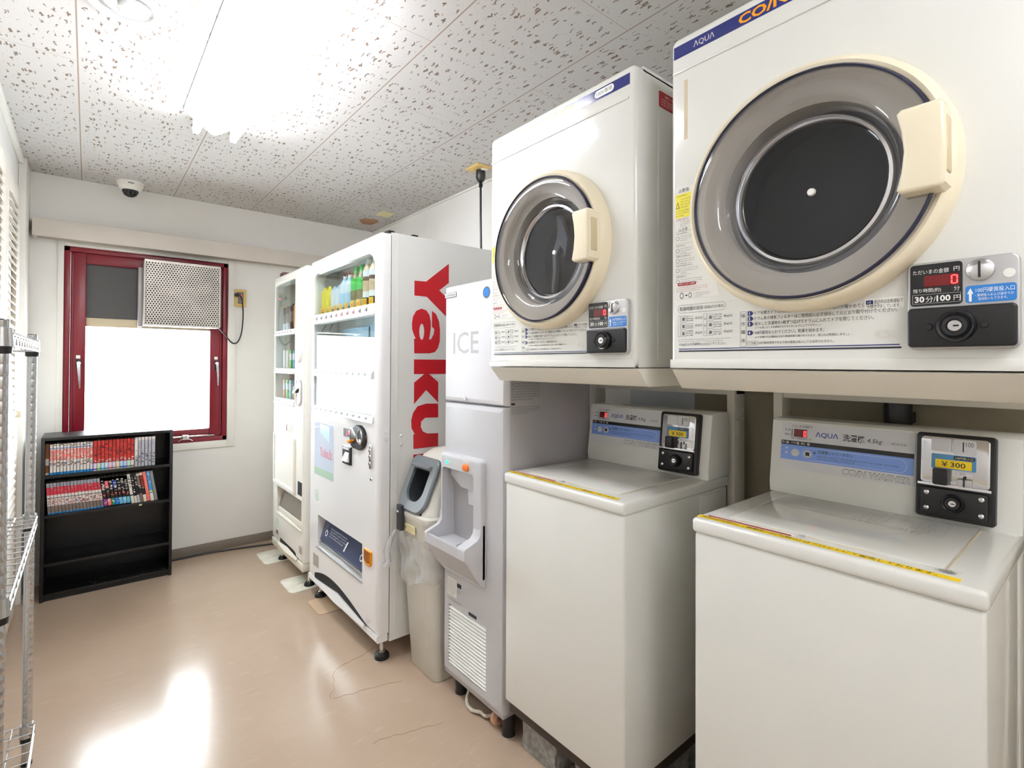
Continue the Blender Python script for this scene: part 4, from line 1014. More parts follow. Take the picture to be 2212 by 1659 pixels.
p = MB(mat=M_ROPE); cu = smooth_path([(1.20, 1.60, 0.055), (1.13, 1.585, 0.05), (1.09, 1.565, 0.015), (1.085, 1.53, 0.0), (1.10, 1.49, 0.004), (1.105, 1.46, 0.004), (1.16, 1.45, 0.004), (1.25, 1.45, 0.004)], 14)
for ph in (0, 2.1, 4.2):
    p.tube([(q.x + 0.003 * math.cos(i * 0.9 + ph), q.y + 0.002, q.z + 0.003 * math.sin(i * 0.9 + ph) + 0.002) for i, q in enumerate(cu)], 0.0034, 6)
tag(p.build('rope'), 'twisted off-white rope lying under the ice machine', 'rope')
p = MB(mat=M_PINK); p.tube(smooth_path([(1.40, 1.42, 0.045), (1.20, 1.42, 0.046), (1.118, 1.418, 0.038), (1.105, 1.415, 0.014), (1.16, 1.413, 0.006), (1.4, 1.412, 0.006)]), 0.014, 14)
tag(p.build('drain_hose'), 'pinkish drain hose bent under the ice machine', 'hose')

# ================================================================== RUBBISH BIN
bn = thing('rubbish_bin', 'greige plastic bin with a dark grey swing opening beside the ice machine', 'rubbish bin', (1.21, 1.86, FZ))
def rr3(x0, x1, y0, y1, r, z, n=6): return [(q[0], q[1], z) for q in rrect(x0, x1, y0, y1, r, n)]
p = MB(mat=M_BIN)
p.loft([rr3(1.072, 1.345, 1.757, 1.962, 0.03, FZ), rr3(1.066, 1.35, 1.752, 1.966, 0.035, 0.005), rr3(1.035, 1.375, 1.732, 1.985, 0.04, 0.46), rr3(1.035, 1.375, 1.732, 1.985, 0.04, 0.52), rr3(1.04, 1.37, 1.737, 1.98, 0.04, 0.52)], caps=(True, True))
p.build('bin_body', bn)
FB = frame((1.066, 1.859, 0.03), (0, -1, 0), (-0.031, 0, 0.455))
p = MB(FB, M_BIN); p.prism(rrect(-0.062, 0.062, 0.08, 0.40, 0.02), -0.003, 0.004, 0.004, 3); p.build('front_panel', bn)
p = MB(mat=M_BIN)
p.loft([rr3(1.028, 1.382, 1.728, 1.988, 0.045, 0.50), rr3(1.015, 1.392, 1.722, 1.994, 0.045, 0.60), rr3(1.008, 1.398, 1.716, 1.999, 0.045, 0.625), rr3(1.003, 1.402, 1.712, 2.003, 0.045, 0.64), rr3(1.004, 1.401, 1.713, 2.002, 0.045, 0.652), rr3(1.012, 1.392, 1.722, 1.993, 0.045, 0.66)], caps=(True, False))
lid = p.build('bin_lid', bn)
p = MB(mat=M_BIN)
rings = [rr3(1.012, 1.392, 1.722, 1.993, 0.05, 0.66), rr3(1.085, 1.375, 1.745, 1.970, 0.05, 0.84)]
top = [rr3(1.085, 1.375, 1.745, 1.970, 0.05, 0.84), rr3(1.108, 1.362, 1.757, 1.958, 0.05, 0.872), rr3(1.14, 1.335, 1.775, 1.94, 0.045, 0.893), rr3(1.18, 1.30, 1.80, 1.915, 0.04, 0.90)]
n = len(rings[0]); vs = rings[0] + rings[1]
p._add(vs, [(i, i + 1, n + i + 1, n + i) for i in range(n - 1)])
p.loft(top, caps=(False, True)); p.build('lid_dome', lid)
HF = frame((1.010, 1.8575, 0.665), (0, -1, 0), (0.0755, 0, 0.18))
hole = rrect(-0.064, 0.064, 0.036, 0.168, (0.05, 0.05, 0.008, 0.008), 6)
p = MB(HF, M_HOOD); p.plate(lambda i: rrect(-0.106, 0.106, -0.006, 0.222, (0.06, 0.06, 0.035, 0.035), 6, i), [hole], [(0.006, 0.012), (0.0, 0.006)], -0.004)
p.loft([[(-0.07, 0.168, 0.010), (-0.07, 0.19, 0.012), (0.07, 0.19, 0.012), (0.07, 0.168, 0.010)], [(-0.066, 0.170, 0.03), (-0.066, 0.176, 0.034), (0.066, 0.176, 0.034), (0.066, 0.170, 0.03)]])
p.build('opening_hood', lid, 'slate grey opening hood')
p = MB(HF, M_HOODD); p.loft([[(q[0], q[1], 0.0) for q in hole], [(q[0] * 0.95, 0.1 + (q[1] - 0.1) * 0.9, -0.12) for q in hole]], caps=(False, True)); p.build('chute', lid, 'dark inside of the bin')
p = MB(mat=M_BLACK); LFx = front(1.003, 1.936)
p.M = LFx; p.use(M_INK).prism(rrect(0.0, 0.04, 0.575, 0.678, 0.004), 0.0, 0.016, 0.004); p.use(M_SILVP).box(0.008, 0.022, 0.648, 0.655, 0.016, 0.0168); p.build('front_latch', bn, 'dark clip latch')
p = MB(front(1.0125, 1.93), M_PATCHY); p.box(0.0, 0.11, 0.575, 0.605, 0.0, 0.004); p.use(M_INK).text('ご注意', 0.012, 0.585, 0.0042, h=0.011, w=0.03); p.smallprint(0.05, 0.105, 0.578, 0.602, 0.0042, 3, 33); p.build('bin_label', bn, 'pale yellow caution label')
p = MB(mat=M_INK)
r = random.Random(3)
for k in range(7):
    x, y = 1.14 + 0.02 * k, 1.79 + r.uniform(-0.01, 0.02)
    p.tube([(x, y, 0.9005 if x > 1.18 else 0.893 + (x - 1.14) * 0.18), (x + r.uniform(0, 0.012), y + r.uniform(0.01, 0.03), 0.9008)], 0.0012, 5)
p.build('marker_scribble', lid)
# bin bag: crinkled film gathered under the lid rim
p = MB(mat=M_BAG); r = random.Random(12); rings = []
raw = rrect(1.028, 1.384, 1.725, 1.99, 0.05, 6); seg = []
for i in range(len(raw)):
    a_, c_ = Vector(raw[i]), Vector(raw[(i + 1) % len(raw)]); m_ = max(1, int((c_ - a_).length / 0.012))
    seg += [a_.lerp(c_, t / m_) for t in range(m_)]
cxm, cym = 1.205, 1.8575; N_ = len(seg); ph = [r.uniform(0, 6.28) for _ in range(6)]
for k in range(12):
    z = 0.555 - 0.015 * k; ring = []
    for i, q in enumerate(seg):
        dx, dy = q.x - cxm, q.y - cym; L = math.hypot(dx, dy); t = 2 * math.pi * i / N_
        e = 0.010 + 0.006 * math.sin(9 * t + ph[0] + 0.5 * k) + 0.004 * math.sin(23 * t + ph[1] - 0.8 * k) + 0.005 * math.sin(0.9 * k + 5 * t + ph[2]) + r.uniform(-0.0025, 0.0025)
        zz = z + 0.006 * math.sin(14 * t + ph[3]) + (0.03 * math.sin(2 * t + ph[4]) + 0.012 * math.sin(7 * t + ph[5])) * k / 11
        ring.append((q.x + dx / L * e, min(max(q.y + dy / L * e, 1.7095), 2.008), zz))
    rings.append(ring)
p.loft(rings, caps=(False, False))
tail = [(1.0, 1.965, 0.56), (0.985, 1.985, 0.52), (0.975, 1.995, 0.47), (0.98, 1.99, 0.43), (0.972, 2.0, 0.41)]
rg = []
for k, (x, y, z) in enumerate(tail):
    rad = (0.006, 0.012, 0.016, 0.014, 0.02)[k]
    rg.append([(x + rad * 0.6 * math.cos(a) * (1 + 0.4 * r.random()), min(y + rad * math.sin(a) * (1 + 0.5 * r.random()), 2.01), z + r.uniform(-0.006, 0.006)) for a in [j * math.pi / 6 for j in range(12)]])
p.loft(rg, caps=(False, False))
tag(p.build('bin_bag', sharp=70), 'clear crinkled rubbish bag hanging out under the bin lid', 'plastic bag')

# ================================================================== VENDING MACHINES
def big_letters(poly, holes=()): return poly, holes
V1 = thing('vending_machine', 'white drinks vending machine with big red lettering on its side', 'vending machine', (1.3, 2.44, FZ))
VX, VY, VW = 0.94, 2.87, 0.855
F = front(VX, VY)
win_h = rrect(0.060, 0.820, 1.0, 1.738, (0.004, 0.004, 0.07, 0.05), 7)
slot_h = rrect(0.142, 0.708, 0.297, 0.462, 0.004, 2)
p = MB(F, M_WHITE)
p.plate(lambda i: rrect(0, VW, 0.112, 1.818, (0.004, 0.004, 0.012, 0.012), 6, i), [win_h, slot_h], [(0.022, 0.0), (0.0155, -0.001), (0.009, -0.0045), (0.0045, -0.009), (0.001, -0.0155), (0.0, -0.022)], -0.056)
vd = p.build('door', V1, 'glossy white front door')
p = MB(F, M_WHITES)
for q in ((0, 0.028, 0.075, 1.823, -0.70, -0.0595), (VW - 0.028, VW, 0.075, 1.823, -0.70, -0.0595), (0.028, VW - 0.028, 1.77, 1.823, -0.70, -0.0595), (0.028, VW - 0.028, 0.50, 0.97, -0.70, -0.0595), (0.028, VW - 0.028, 0.075, 0.26, -0.70, -0.0595), (0.028, VW - 0.028, 0.26, 1.77, -0.70, -0.145)):
    p.box(*q)
p.box(VW, VW + 0.0012, 0.09, 1.81, -0.0905, -0.0885)
p.build('cabinet', V1, 'pale grey steel cabinet')
p = MB(F, M_GLASS); p.prism(rrect(0.0605, 0.8195, 1.0005, 1.7375, (0.004, 0.004, 0.07, 0.05), 7), -0.011, -0.008); p.build('display_glass', V1)
p = MB(F, M_WHITE); p.plate(lambda i: rrect(0.050, 0.830, 0.99, 1.746, 0.05, 7, i), [rrect(0.062, 0.818, 1.002, 1.736, (0.004, 0.004, 0.068, 0.05), 7)], [(0, -0.014), (0, -0.015)], -0.035); p.build('display_gasket', vd)
DISPM = mat('pale_grey_display_back', (214, 218, 220), 0.5)
p = MB(F, DISPM); p.box(0.03, VW - 0.03, 0.98, 1.77, -0.143, -0.140); p.box(0.225, 0.229, 1.53, 1.74, -0.140, -0.137)
p.build('display_back', V1)
def rail(mb_parent, F, s0, s1, h, d0, tall, n, btn_col, prices=None, seed=1):
    p = MB(F, M_PAPER); p.loft([[(s0, h, d0 + 0.024), (s0, h, d0 + 0.007), (s0, h + tall, d0 + 0.007), (s0, h + tall, d0 + 0.014)], [(s1, h, d0 + 0.024), (s1, h, d0 + 0.007), (s1, h + tall, d0 + 0.007), (s1, h + tall, d0 + 0.014)]])
    p.box(s0, s1, h + tall - 0.008, h + tall, d0 - 0.11, d0 + 0.001)
    p.lathe([(0, s1 + 0.003), (tall * 0.42, s1 + 0.003), (tall * 0.5, s1 - 0.001), (tall * 0.5, s1 - 0.02)], h + tall * 0.45, d0 + 0.014, axis='a', n=16, sb=0.5)
    rl = p.build('button_rail', mb_parent)
    step = (s1 - s0 - 0.05) / n
    for k in range(n):
        a = s0 + 0.012 + (k + 0.5) * step; dd = d0 + 0.016
        p = MB(F, M_SILVP); p.prism(rrect(a - 0.018, a + 0.018, h + tall * 0.24, h + tall * 0.8, 0.004), dd - 0.006, dd + 0.004, 0.001)
        p.use(btn_col[k % len(btn_col)]).box(a + 0.004, a + 0.014, h + tall * 0.34, h + tall * 0.7, dd + 0.004, dd + 0.0046); p.use(M_GREYINK).box(a - 0.012, a + 0.002, h + tall * 0.4, h + tall * 0.6, dd + 0.004, dd + 0.0044)
        p.build('select_button', rl)
        if prices:
            p = MB(F, M_YEL); p.box(a - 0.021, a + 0.021, h + tall + 0.003, h + tall + 0.034, d0 - 0.004, d0 - 0.002)
            p.use(M_ORPL2).text(prices[k], a, h + tall + 0.008, d0 - 0.0016, h=0.02, w=0.034, align='c', bold=0.02)
            p.use(M_GREYINK).box(a - 0.016, a + 0.016, h + tall - 0.003, h + tall + 0.002, d0 - 0.004, d0 - 0.002); p.build('price_tag', rl, 'yellow price tag %s' % prices[k])
    return rl
M_ORPL2 = mat('orange_red_ink', (226, 92, 30), 0.4)
PR = ['120', '120', '130', '130', '110', '110', '140', '140', '150', '150']
rail(V1, F, 0.066, 0.815, 1.468, -0.014, 0.05, 10, [M_INK] * 4 + [M_MAGENTA] * 4 + [M_INK] * 2, PR)
rail(V1, F, 0.066, 0.800, 1.192, -0.014, 0.036, 10, [M_INK])
rail(V1, F, 0.066, 0.815, 1.004, -0.014, 0.03, 10, [M_INK])
AD = mat('pale_blue_poster', (150, 190, 226), 0.45, var=0.15, vscale=5)
p = MB(F, AD); p.box(0.20, 0.52, 1.335, 1.44, -0.11, -0.106); p.box(0.54, 0.81, 1.335, 1.445, -0.11, -0.106); p.box(0.10, 0.80, 1.05, 1.16, -0.11, -0.106); p.build('display_posters', V1, 'pale blue display cards')
p = MB(F, M_GREYINK); p.tube([(0.10, 1.466, -0.05), (0.10, 1.435, -0.03), (0.10, 1.43, -0.03), (0.2, 1.43, -0.03), (0.2, 1.466, -0.05)], 0.003, 6); p.build('wire_bracket', V1)
# drink samples behind the glass
YC = mat('sample_yellow', (246, 226, 30), 0.35, var=0.08, vscale=60); WB = mat('sample_white_blue', (226, 230, 238), 0.35, var=0.05, vscale=40); LB = mat('sample_pale_blue', (176, 210, 232), 0.35, var=0.1, vscale=50)
GR = mat('sample_green', (70, 190, 80), 0.35, var=0.1, vscale=50); TEA = mat('sample_tea', (132, 122, 78), 0.25, var=0.15, vscale=40); BE = mat('sample_beige', (214, 190, 154), 0.35, var=0.1, vscale=50); BRN = mat('sample_brown', (104, 72, 60), 0.35, var=0.2, vscale=60)
BLUES = mat('sample_blue', (70, 120, 200), 0.35, var=0.15, vscale=50)
def bottle(name, x, y, z, h, r, zones, label, cat, group, neck=0.0):
    """lathe in stacked colour zones: zones = [(fraction, material)], neck = share of the height that narrows"""
    p = MB(); z0 = z; pr = []
    def rad(t):
        if neck and t > 1 - neck:
            u = (t - (1 - neck)) / neck
            return r * (1 - 0.55 * min(1, u * 1.6))
        if t < 0.03: return r * 0.92
        if t > 0.97: return r * 0.9
        return r
    last = 0.0
    for fr, m in zones:
        p.use(m); ts = [last + (fr - last) * k / 4 for k in range(5)]
        p.lathe(([(0, z0 + last * h)] if last == 0 else []) + [(rad(t), z0 + t * h) for t in ts] + ([(0, z0 + h)] if fr >= 1 else []), x, y, n=20)
        last = fr
    return tag(p.build(name), label, cat, group)
bx = 0.990
GN = 'sample drinks behind the white vending machine glass'
zb = 1.5185
for k, y in enumerate((2.775, 2.708)):
    bottle('drink_bottle', bx, y, zb, 0.15, 0.023, [(0.1, GR), (0.42, YC), (0.62, YC), (0.8, YC), (1, YC)], ('leftmost of the two yellow sample drinks in the white vending machine', 'second yellow sample drink from the left in the white vending machine')[k], 'drink', GN, 0.2)
for k, y in enumerate((2.632, 2.568)):
    bottle('drink_bottle', bx, y, zb, 0.14, 0.024, [(0.15, BLUES), (0.85, WB), (1, LB)], ('white and blue sample bottle beside the yellow drinks', 'white and blue sample bottle beside the pale blue drinks')[k], 'drink', GN, 0.15)
for k, y in enumerate((2.502, 2.436)):
    bottle('drink_bottle', bx, y, zb, 0.175, 0.027, [(0.12, BLUES), (0.5, LB), (0.82, WB), (0.93, LB), (1, M_PAPER)], ('pale blue sample bottle, left of its pair in the white vending machine', 'pale blue sample bottle beside the green tea bottles')[k], 'drink', GN, 0.25)
for k, y in enumerate((2.362, 2.296)):
    bottle('drink_bottle', bx, y, zb, 0.205, 0.028, [(0.2, BE), (0.42, TEA), (0.7, GR), (0.84, TEA), (0.98, GR), (1, GR)], ('green tea sample bottle beside the pale blue drinks', 'green tea sample bottle beside the beige coffee bottles')[k], 'drink', GN, 0.3)
for k, y in enumerate((2.22, 2.152)):
    bottle('drink_bottle', bx, y, zb, 0.225, 0.029, [(0.18, BRN), (0.3, M_PAPER), (0.52, BE), (0.6, BRN), (0.72, WB), (0.86, BE), (1, M_PAPER)], ('beige coffee sample bottle, left of its pair in the white vending machine', 'beige coffee sample bottle nearest the side with red lettering')[k], 'drink', GN, 0.28)
p = MB(F, M_RED); p.text('Yakult', 0.21, 1.690, -0.10, h=0.05, w=0.20, bold=0.03); p.build('red_display_sign', V1, 'red lettering on a clear stand')
# front fittings
p = MB(F, mat('pale_blue_screen', (206, 218, 234), 0.06, var=0.04, vscale=3)); p.prism(rrect(0.088, 0.360, 0.672, 0.950, 0.008), -0.001, 0.0015); p.use(mat('pale_green_band', (176, 206, 184), 0.1)).box(0.090, 0.358, 0.674, 0.712, 0.0015, 0.0018)
p.use(mat('pale_pink_ink', (226, 150, 170), 0.3)).text('Yakult', 0.165, 0.775, 0.0019, h=0.05, w=0.18, bold=0.02); p.use(LB).prism([(0.17, 0.90), (0.30, 0.86), (0.30, 0.935), (0.17, 0.945)], 0.0015, 0.0017)
p.build('advert_panel', vd, 'pale blue advert panel with pink lettering')
p = MB(F, M_INK); p.prism(rrect(0.490, 0.582, 0.917, 0.953, 0.002), 0, 0.003); p.use(M_LED).box(0.555, 0.577, 0.930, 0.949, 0.003, 0.004, 0.001); p.text('1', 0.543, 0.936, 0.0035, h=0.01); p.text('0', 0.525, 0.921, 0.0035, h=0.01); p.build('price_display', vd, 'small display with red digits')
p = MB(F, M_BLACK); p.prism(rrect(0.578, 0.668, 0.874, 0.962, (0.04, 0.02, 0.004, 0.004)), 0, 0.010, 0.003); p.lathe([(0, 0.012), (0.078, 0.012), (0.085, 0.008), (0.087, 0)], 0.672, 0.928, n=40, sa=0.93, sb=0.66)
cu = p.build('coin_unit', vd, 'black oval coin unit')
p = MB(F, M_CHROME); p.lathe([(0.022, 0.011), (0.026, 0.016), (0.03, 0.011)], 0.697, 0.934, n=28, sb=1.2); p.use(M_DARK).lathe([(0, 0.0125), (0.022, 0.0125)], 0.697, 0.934, n=28, sb=1.2); p.use(M_PAPER).lathe([(0, 0.013), (0.014, 0.013)], 0.702, 0.916, n=20, sb=0.6); p.build('coin_entry', cu)
p = MB(F, M_AMBER); p.loft([[(0.584, 0.905, 0.012), (0.632, 0.918, 0.012), (0.632, 0.908, 0.012), (0.60, 0.893, 0.012), (0.588, 0.893, 0.012)], [(0.588, 0.905, 0.026), (0.628, 0.916, 0.026), (0.628, 0.909, 0.026), (0.602, 0.896, 0.026), (0.591, 0.896, 0.026)]]); p.build('return_lever', cu, 'amber return lever')
p = MB(F, M_BLACK); p.prism(rrect(0.489, 0.586, 0.788, 0.872, 0.004), 0, 0.008, 0.002); p.use(M_SILVP).loft([[(0.50, 0.80, 0.008), (0.57, 0.80, 0.008), (0.57, 0.845, 0.008), (0.525, 0.845, 0.008)], [(0.503, 0.803, 0.018), (0.567, 0.803, 0.018), (0.567, 0.835, 0.011), (0.528, 0.835, 0.011)]]); p.box(0.505, 0.575, 0.858, 0.866, 0.008, 0.012); p.build('note_slot', vd, 'black and silver banknote slot')
p = MB(F, M_CHROME); p.prism(rrect(0.784, 0.810, 0.806, 0.914, 0.0125), 0, 0.008, 0.003)
for h in (0.885, 0.86, 0.83): p.lathe([(0, 0.012), (0.006, 0.0115), (0.008, 0.008)], 0.797, h, n=14)
p.build('door_handle', vd, 'chrome door handle plate')
p = MB(F, M_CHROME); p.lathe([(0, 0.005), (0.006, 0.0045), (0.008, 0)], 0.797, 0.763, n=16); p.build('key_lock', vd)
p = MB(F, M_GREENL2 := mat('pale_green_print', (150, 196, 168), 0.4)); p.lathe([(0.024, 0.0004), (0.029, 0.0006), (0.0295, 0)], 0.125, 0.562, n=28); p.prism([(0.118, 0.55), (0.13, 0.55), (0.132, 0.575), (0.122, 0.575)], 0, 0.0006); p.build('eco_sticker', vd)
p = MB(F, M_HOODD); p.loft([[(q[0], q[1], -0.056) for q in slot_h], [(q[0], q[1], -0.14) for q in slot_h]], caps=(False, True)); p.build('delivery_well', V1, 'dark delivery well')
FLAP = clear('bluish_flap', (150, 160, 196), rough=0.08, haze=0.25, hazec=(150, 160, 190))
p = MB(F, FLAP); p.loft([[(0.15, 0.452, -0.05), (0.15, 0.456, -0.048), (0.15, 0.334, -0.010), (0.15, 0.330, -0.012)], [(0.70, 0.452, -0.05), (0.70, 0.456, -0.048), (0.70, 0.334, -0.010), (0.70, 0.330, -0.012)]])
fl = p.build('delivery_flap', V1, 'bluish see-through flap')
FF = frame(F @ Vector((0.15, 0.334, -0.0085)), (0, -1, 0), (0.038, 0, 0.121))
p = MB(FF, M_SILVP); p.smallprint(0.10, 0.32, 0.035, 0.085, 0.0006, 4, 91); p.prism([(0.30, 0.02), (0.315, 0.02), (0.335, 0.07), (0.32, 0.068)], 0, 0.0006)
p.build('flap_print', fl)
for a in (0.06, 0.50):
    p = MB(FF, M_SILVP); p.lathe([(0.010, 0.001), (0.014, 0.0015), (0.016, 0)], a, 0.045, n=18); p.build('flap_screw', fl)
p = MB(F, M_SILVER); p.box(0.145, 0.705, 0.299, 0.322, -0.045, -0.006, 0.003); p.box(0.135, 0.715, 0.290, 0.297, 0.0, 0.006, 0.002); p.build('flap_sill', vd)
p = MB(F, M_AMBER); p.prism(rrect(0.736, 0.812, 0.386, 0.455, (0.03, 0.03, 0.004, 0.004)), 0, 0.008, 0.003); p.use(mat('dark_amber', (150, 84, 10), 0.4)).prism(rrect(0.746, 0.806, 0.402, 0.450, (0.02, 0.02, 0.003, 0.003)), 0.008, 0.0086); p.build('change_cup', vd, 'amber change cup')
p = MB(F, mat('speckled_label', (176, 166, 160), 0.5, var=0.3, vscale=180)); p.box(0.076, 0.160, 0.182, 0.246, 0, 0.0006); p.build('grey_label', vd)
p = MB(F, M_GREYINK); p.smallprint(0.752, 0.80, 0.135, 0.158, 0.0006, 3, 95); p.build('lower_print', vd)
p = MB(F, M_DARK); arc = [(0.10 + 0.66 * k / 20, 0.125 + 0.062 * math.sin(math.pi * min(1, 0.06 + 0.94 * (k / 20)) ** 0.8)) for k in range(21)]
p.prism([(0.10, 0.122), (0.76, 0.122)] + arc[::-1], 0.0002, 0.0008); kk = p.build('vent_arch', vd, 'dark arched vent above the kick plate')
p = MB(F, M_WHITE); p.loft([[(a, 0.090 if 1 else 0, 0.0) for a in (0,)] * 0 or [(0.0, 0.082, -0.05), (0.0, 0.113, -0.05), (0.0, 0.113, -0.002), (0.0, 0.090, 0.0), (0.0, 0.082, -0.006)], [(VW, 0.082, -0.05), (VW, 0.113, -0.05), (VW, 0.113, -0.002), (VW, 0.090, 0.0), (VW, 0.082, -0.006)]])
p.loft([[(0.12, 0.112, 0.001), (0.12, 0.122, 0.001), (0.12, 0.124, 0.006), (0.12, 0.112, 0.01)], [(0.43, 0.112, 0.001), (0.43, 0.150, 0.001), (0.43, 0.153, 0.010), (0.43, 0.112, 0.022)], [(0.74, 0.112, 0.001), (0.74, 0.122, 0.001), (0.74, 0.124, 0.006), (0.74, 0.112, 0.01)]])
p.build('kick_plate', V1, 'white kick plate with a curved scoop')
S = frame((0, VY - VW, 0), (1, 0, 0), (0, 0, 1))
p = MB(S, M_WHITES)
for x, z in ((0.981, 0.968), (0.981, 0.936), (1.05, 0.944), (1.05, 0.909)): p.lathe([(0, 0.004), (0.006, 0.0035), (0.0085, 0)], x, z, n=16)
p.build('side_screw_caps', V1)
p = MB(frame((1.109, VY - VW, 1.725), (0, 0, -1), (1, 0, 0)), M_RED)     # lettering runs downwards: (along, height, out)
def RL(pts): return [(q[1], q[0]) for q in pts]
Yp = [(0.179, 0.0), (0.179, 0.09), (0.128, 0.129), (0.179, 0.168), (0.179, 0.258), (0.062, 0.164), (0.0, 0.164), (0.0, 0.098), (0.059, 0.096)]
Ap = [(-0.011, 0.286), (-0.006, 0.257), (0.01, 0.231), (0.035, 0.22), (0.06, 0.225), (0.077, 0.246), (0.084, 0.276), (0.084, 0.305), (0.079, 0.34), (0.075, 0.356), (0.086, 0.355), (0.099, 0.332), (0.103, 0.309), (0.09, 0.298), (0.09, 0.226), (0.111, 0.239), (0.128, 0.273), (0.133, 0.313), (0.132, 0.363), (0.123, 0.393), (0.106, 0.413), (0.078, 0.419), (0.001, 0.42), (0.0, 0.355), (0.008, 0.355), (-0.001, 0.338), (-0.01, 0.315)]
Ac = [(0.038 + 0.0125 * math.cos(2 * math.pi * i / 20), 0.323 + 0.036 * math.sin(2 * math.pi * i / 20)) for i in range(20)]
Kp = [(0.0, 0.447), (0.179, 0.447), (0.179, 0.512), (0.076, 0.512), (0.125, 0.55), (0.125, 0.643), (0.062, 0.584), (0.001, 0.645), (0.001, 0.55), (0.053, 0.512), (0.0, 0.512)]
Up = [(0.125, 0.648), (0.063, 0.645), (0.019, 0.655), (-0.003, 0.683), (-0.012, 0.716), (-0.01, 0.75), (0.006, 0.777), (-0.001, 0.779), (-0.0, 0.842), (0.126, 0.842), (0.126, 0.783), (0.069, 0.78), (0.047, 0.769), (0.036, 0.748), (0.038, 0.724), (0.058, 0.708), (0.126, 0.711)]
Lp = [(0.0, 0.868), (0.179, 0.868), (0.179, 0.933), (0.0, 0.933)]
Tp = [(0.0, 0.99), (0.02, 0.965), (0.10, 0.965), (0.10, 0.95), (0.125, 0.95), (0.16, 0.985), (0.16, 1.02), (0.125, 1.02), (0.125, 1.05), (0.10, 1.05), (0.10, 1.02), (0.04, 1.02), (0.03, 1.05), (0.005, 1.05)]
def letter(pts, holes=()):
    loops = [[Vector((q[1], q[0], 0)) for q in pts]] + [[Vector((q[1], q[0], 0)) for q in h] for h in holes]
    tri = tessellate_polygon(loops); fl_ = [v for l in loops for v in l]
    p._add([(v.x, v.y, 0.0008) for v in fl_], tri, fix=False)
for q in (Yp, Kp, Up, Lp, Tp): letter(q)
letter(Ap, [Ac]); p.build('side_lettering', V1, 'big red lettering running down the side')
for x in (0.985, 1.10):
    p = MB(mat=M_BLACK); p.box(x, x + 0.03, VY - VW + 0.004, VY - VW + 0.05, 1.823, 1.832, 0.003); p.build('top_hinge', V1)
for y in (VY - 0.05, VY - VW + 0.05):
    for x in (0.99, 1.58):
        p = MB(mat=M_CHROME); p.lathe([(0, 0.09), (0.009, 0.09), (0.009, 0.02), (0.016, 0.016), (0, 0.016)], x, y, n=14)
        p.use(M_BLACK).lathe([(0, 0.017), (0.018, 0.017), (0.03, 0.006), (0.032, FZ), (0, FZ)], x, y, n=24); p.build('foot', V1)

# second machine in the corner
V2 = thing('vending_machine', 'narrow off-white drinks vending machine in the far corner', 'vending machine', (1.28, 3.24, FZ))
VX2, VY2, VW2 = 0.93, 3.548, 0.61
F2 = front(VX2, VY2)
win2 = rrect(0.036, 0.440, 1.005, 1.756, (0.003, 0.003, 0.012, 0.03), 5)
slot2 = rrect(0.108, 0.582, 0.322, 0.485, 0.003, 2)
p = MB(F2, M_OFFW)
p.plate(lambda i: rrect(0, VW2, 0.138, 1.812, (0.003, 0.003, 0.012, 0.012), 6, i), [win2, slot2], [(0.016, 0.0), (0.008, -0.0025), (0.0025, -0.008), (0.0, -0.016)], -0.056)
vd2 = p.build('door', V2, 'glossy off-white front door')
M_OFFS = mat('off_white_steel_side', (226, 221, 206), 0.35)
p = MB(F2, M_OFFS)
for q in ((0, 0.02, 0.09, 1.815, -0.70, -0.058), (VW2 - 0.028, VW2, 0.09, 1.815, -0.70, -0.058), (0.02, VW2 - 0.028, 1.77, 1.815, -0.70, -0.058), (0.02, VW2 - 0.028, 0.50, 0.97, -0.70, -0.058), (0.02, VW2 - 0.028, 0.09, 0.29, -0.70, -0.058), (0.02, VW2 - 0.028, 0.29, 1.77, -0.70, -0.145)): p.box(*q)
p.build('cabinet', V2)
p = MB(F2, M_GLASS); p.prism(rrect(0.0365, 0.4395, 1.0055, 1.7555, 0.012, 5), -0.011, -0.008); p.build('display_glass', V2)
p = MB(F2, DISPM); p.box(0.022, VW2 - 0.03, 0.98, 1.77, -0.143, -0.140); p.build('display_back', V2)
for h in (1.432, 1.196, 1.010): rail(V2, F2, 0.038, 0.438, h, -0.014, 0.030, 6, [M_INK])
GN2 = 'sample drinks behind the corner vending machine glass'
CH = mat('sample_charcoal', (70, 64, 68), 0.35, var=0.2, vscale=50); OR = mat('sample_orange', (238, 160, 50), 0.35, var=0.1, vscale=40); GB = mat('sample_grey_brown', (150, 138, 128), 0.35, var=0.2, vscale=60); PU = mat('sample_purple', (110, 90, 140), 0.35, var=0.2, vscale=40); RO = mat('sample_red_orange', (230, 130, 90), 0.35, var=0.15, vscale=40)
x2 = 0.978
bottle('drink_can', x2, 3.425, 1.464, 0.145, 0.026, [(0.3, WB), (0.7, GB), (1, CH)], 'leftmost grey-brown sample can on the top row of the corner vending machine', 'drink', GN2)
bottle('drink_can', x2, 3.358, 1.464, 0.15, 0.026, [(0.3, WB), (0.7, GB), (1, BRN)], 'second grey-brown sample can on the top row of the corner vending machine', 'drink', GN2)
bottle('drink_bottle', x2, 3.275, 1.464, 0.16, 0.032, [(0.3, CH), (0.7, GB), (1, CH)], 'dark sample bottle on the top row of the corner vending machine', 'drink', GN2, 0.15)
bottle('drink_bottle', x2, 3.185, 1.464, 0.185, 0.032, [(0.75, OR), (0.97, WB), (1, M_PAPER)], 'orange sample bottle on the top row of the corner vending machine', 'drink', GN2, 0.25)
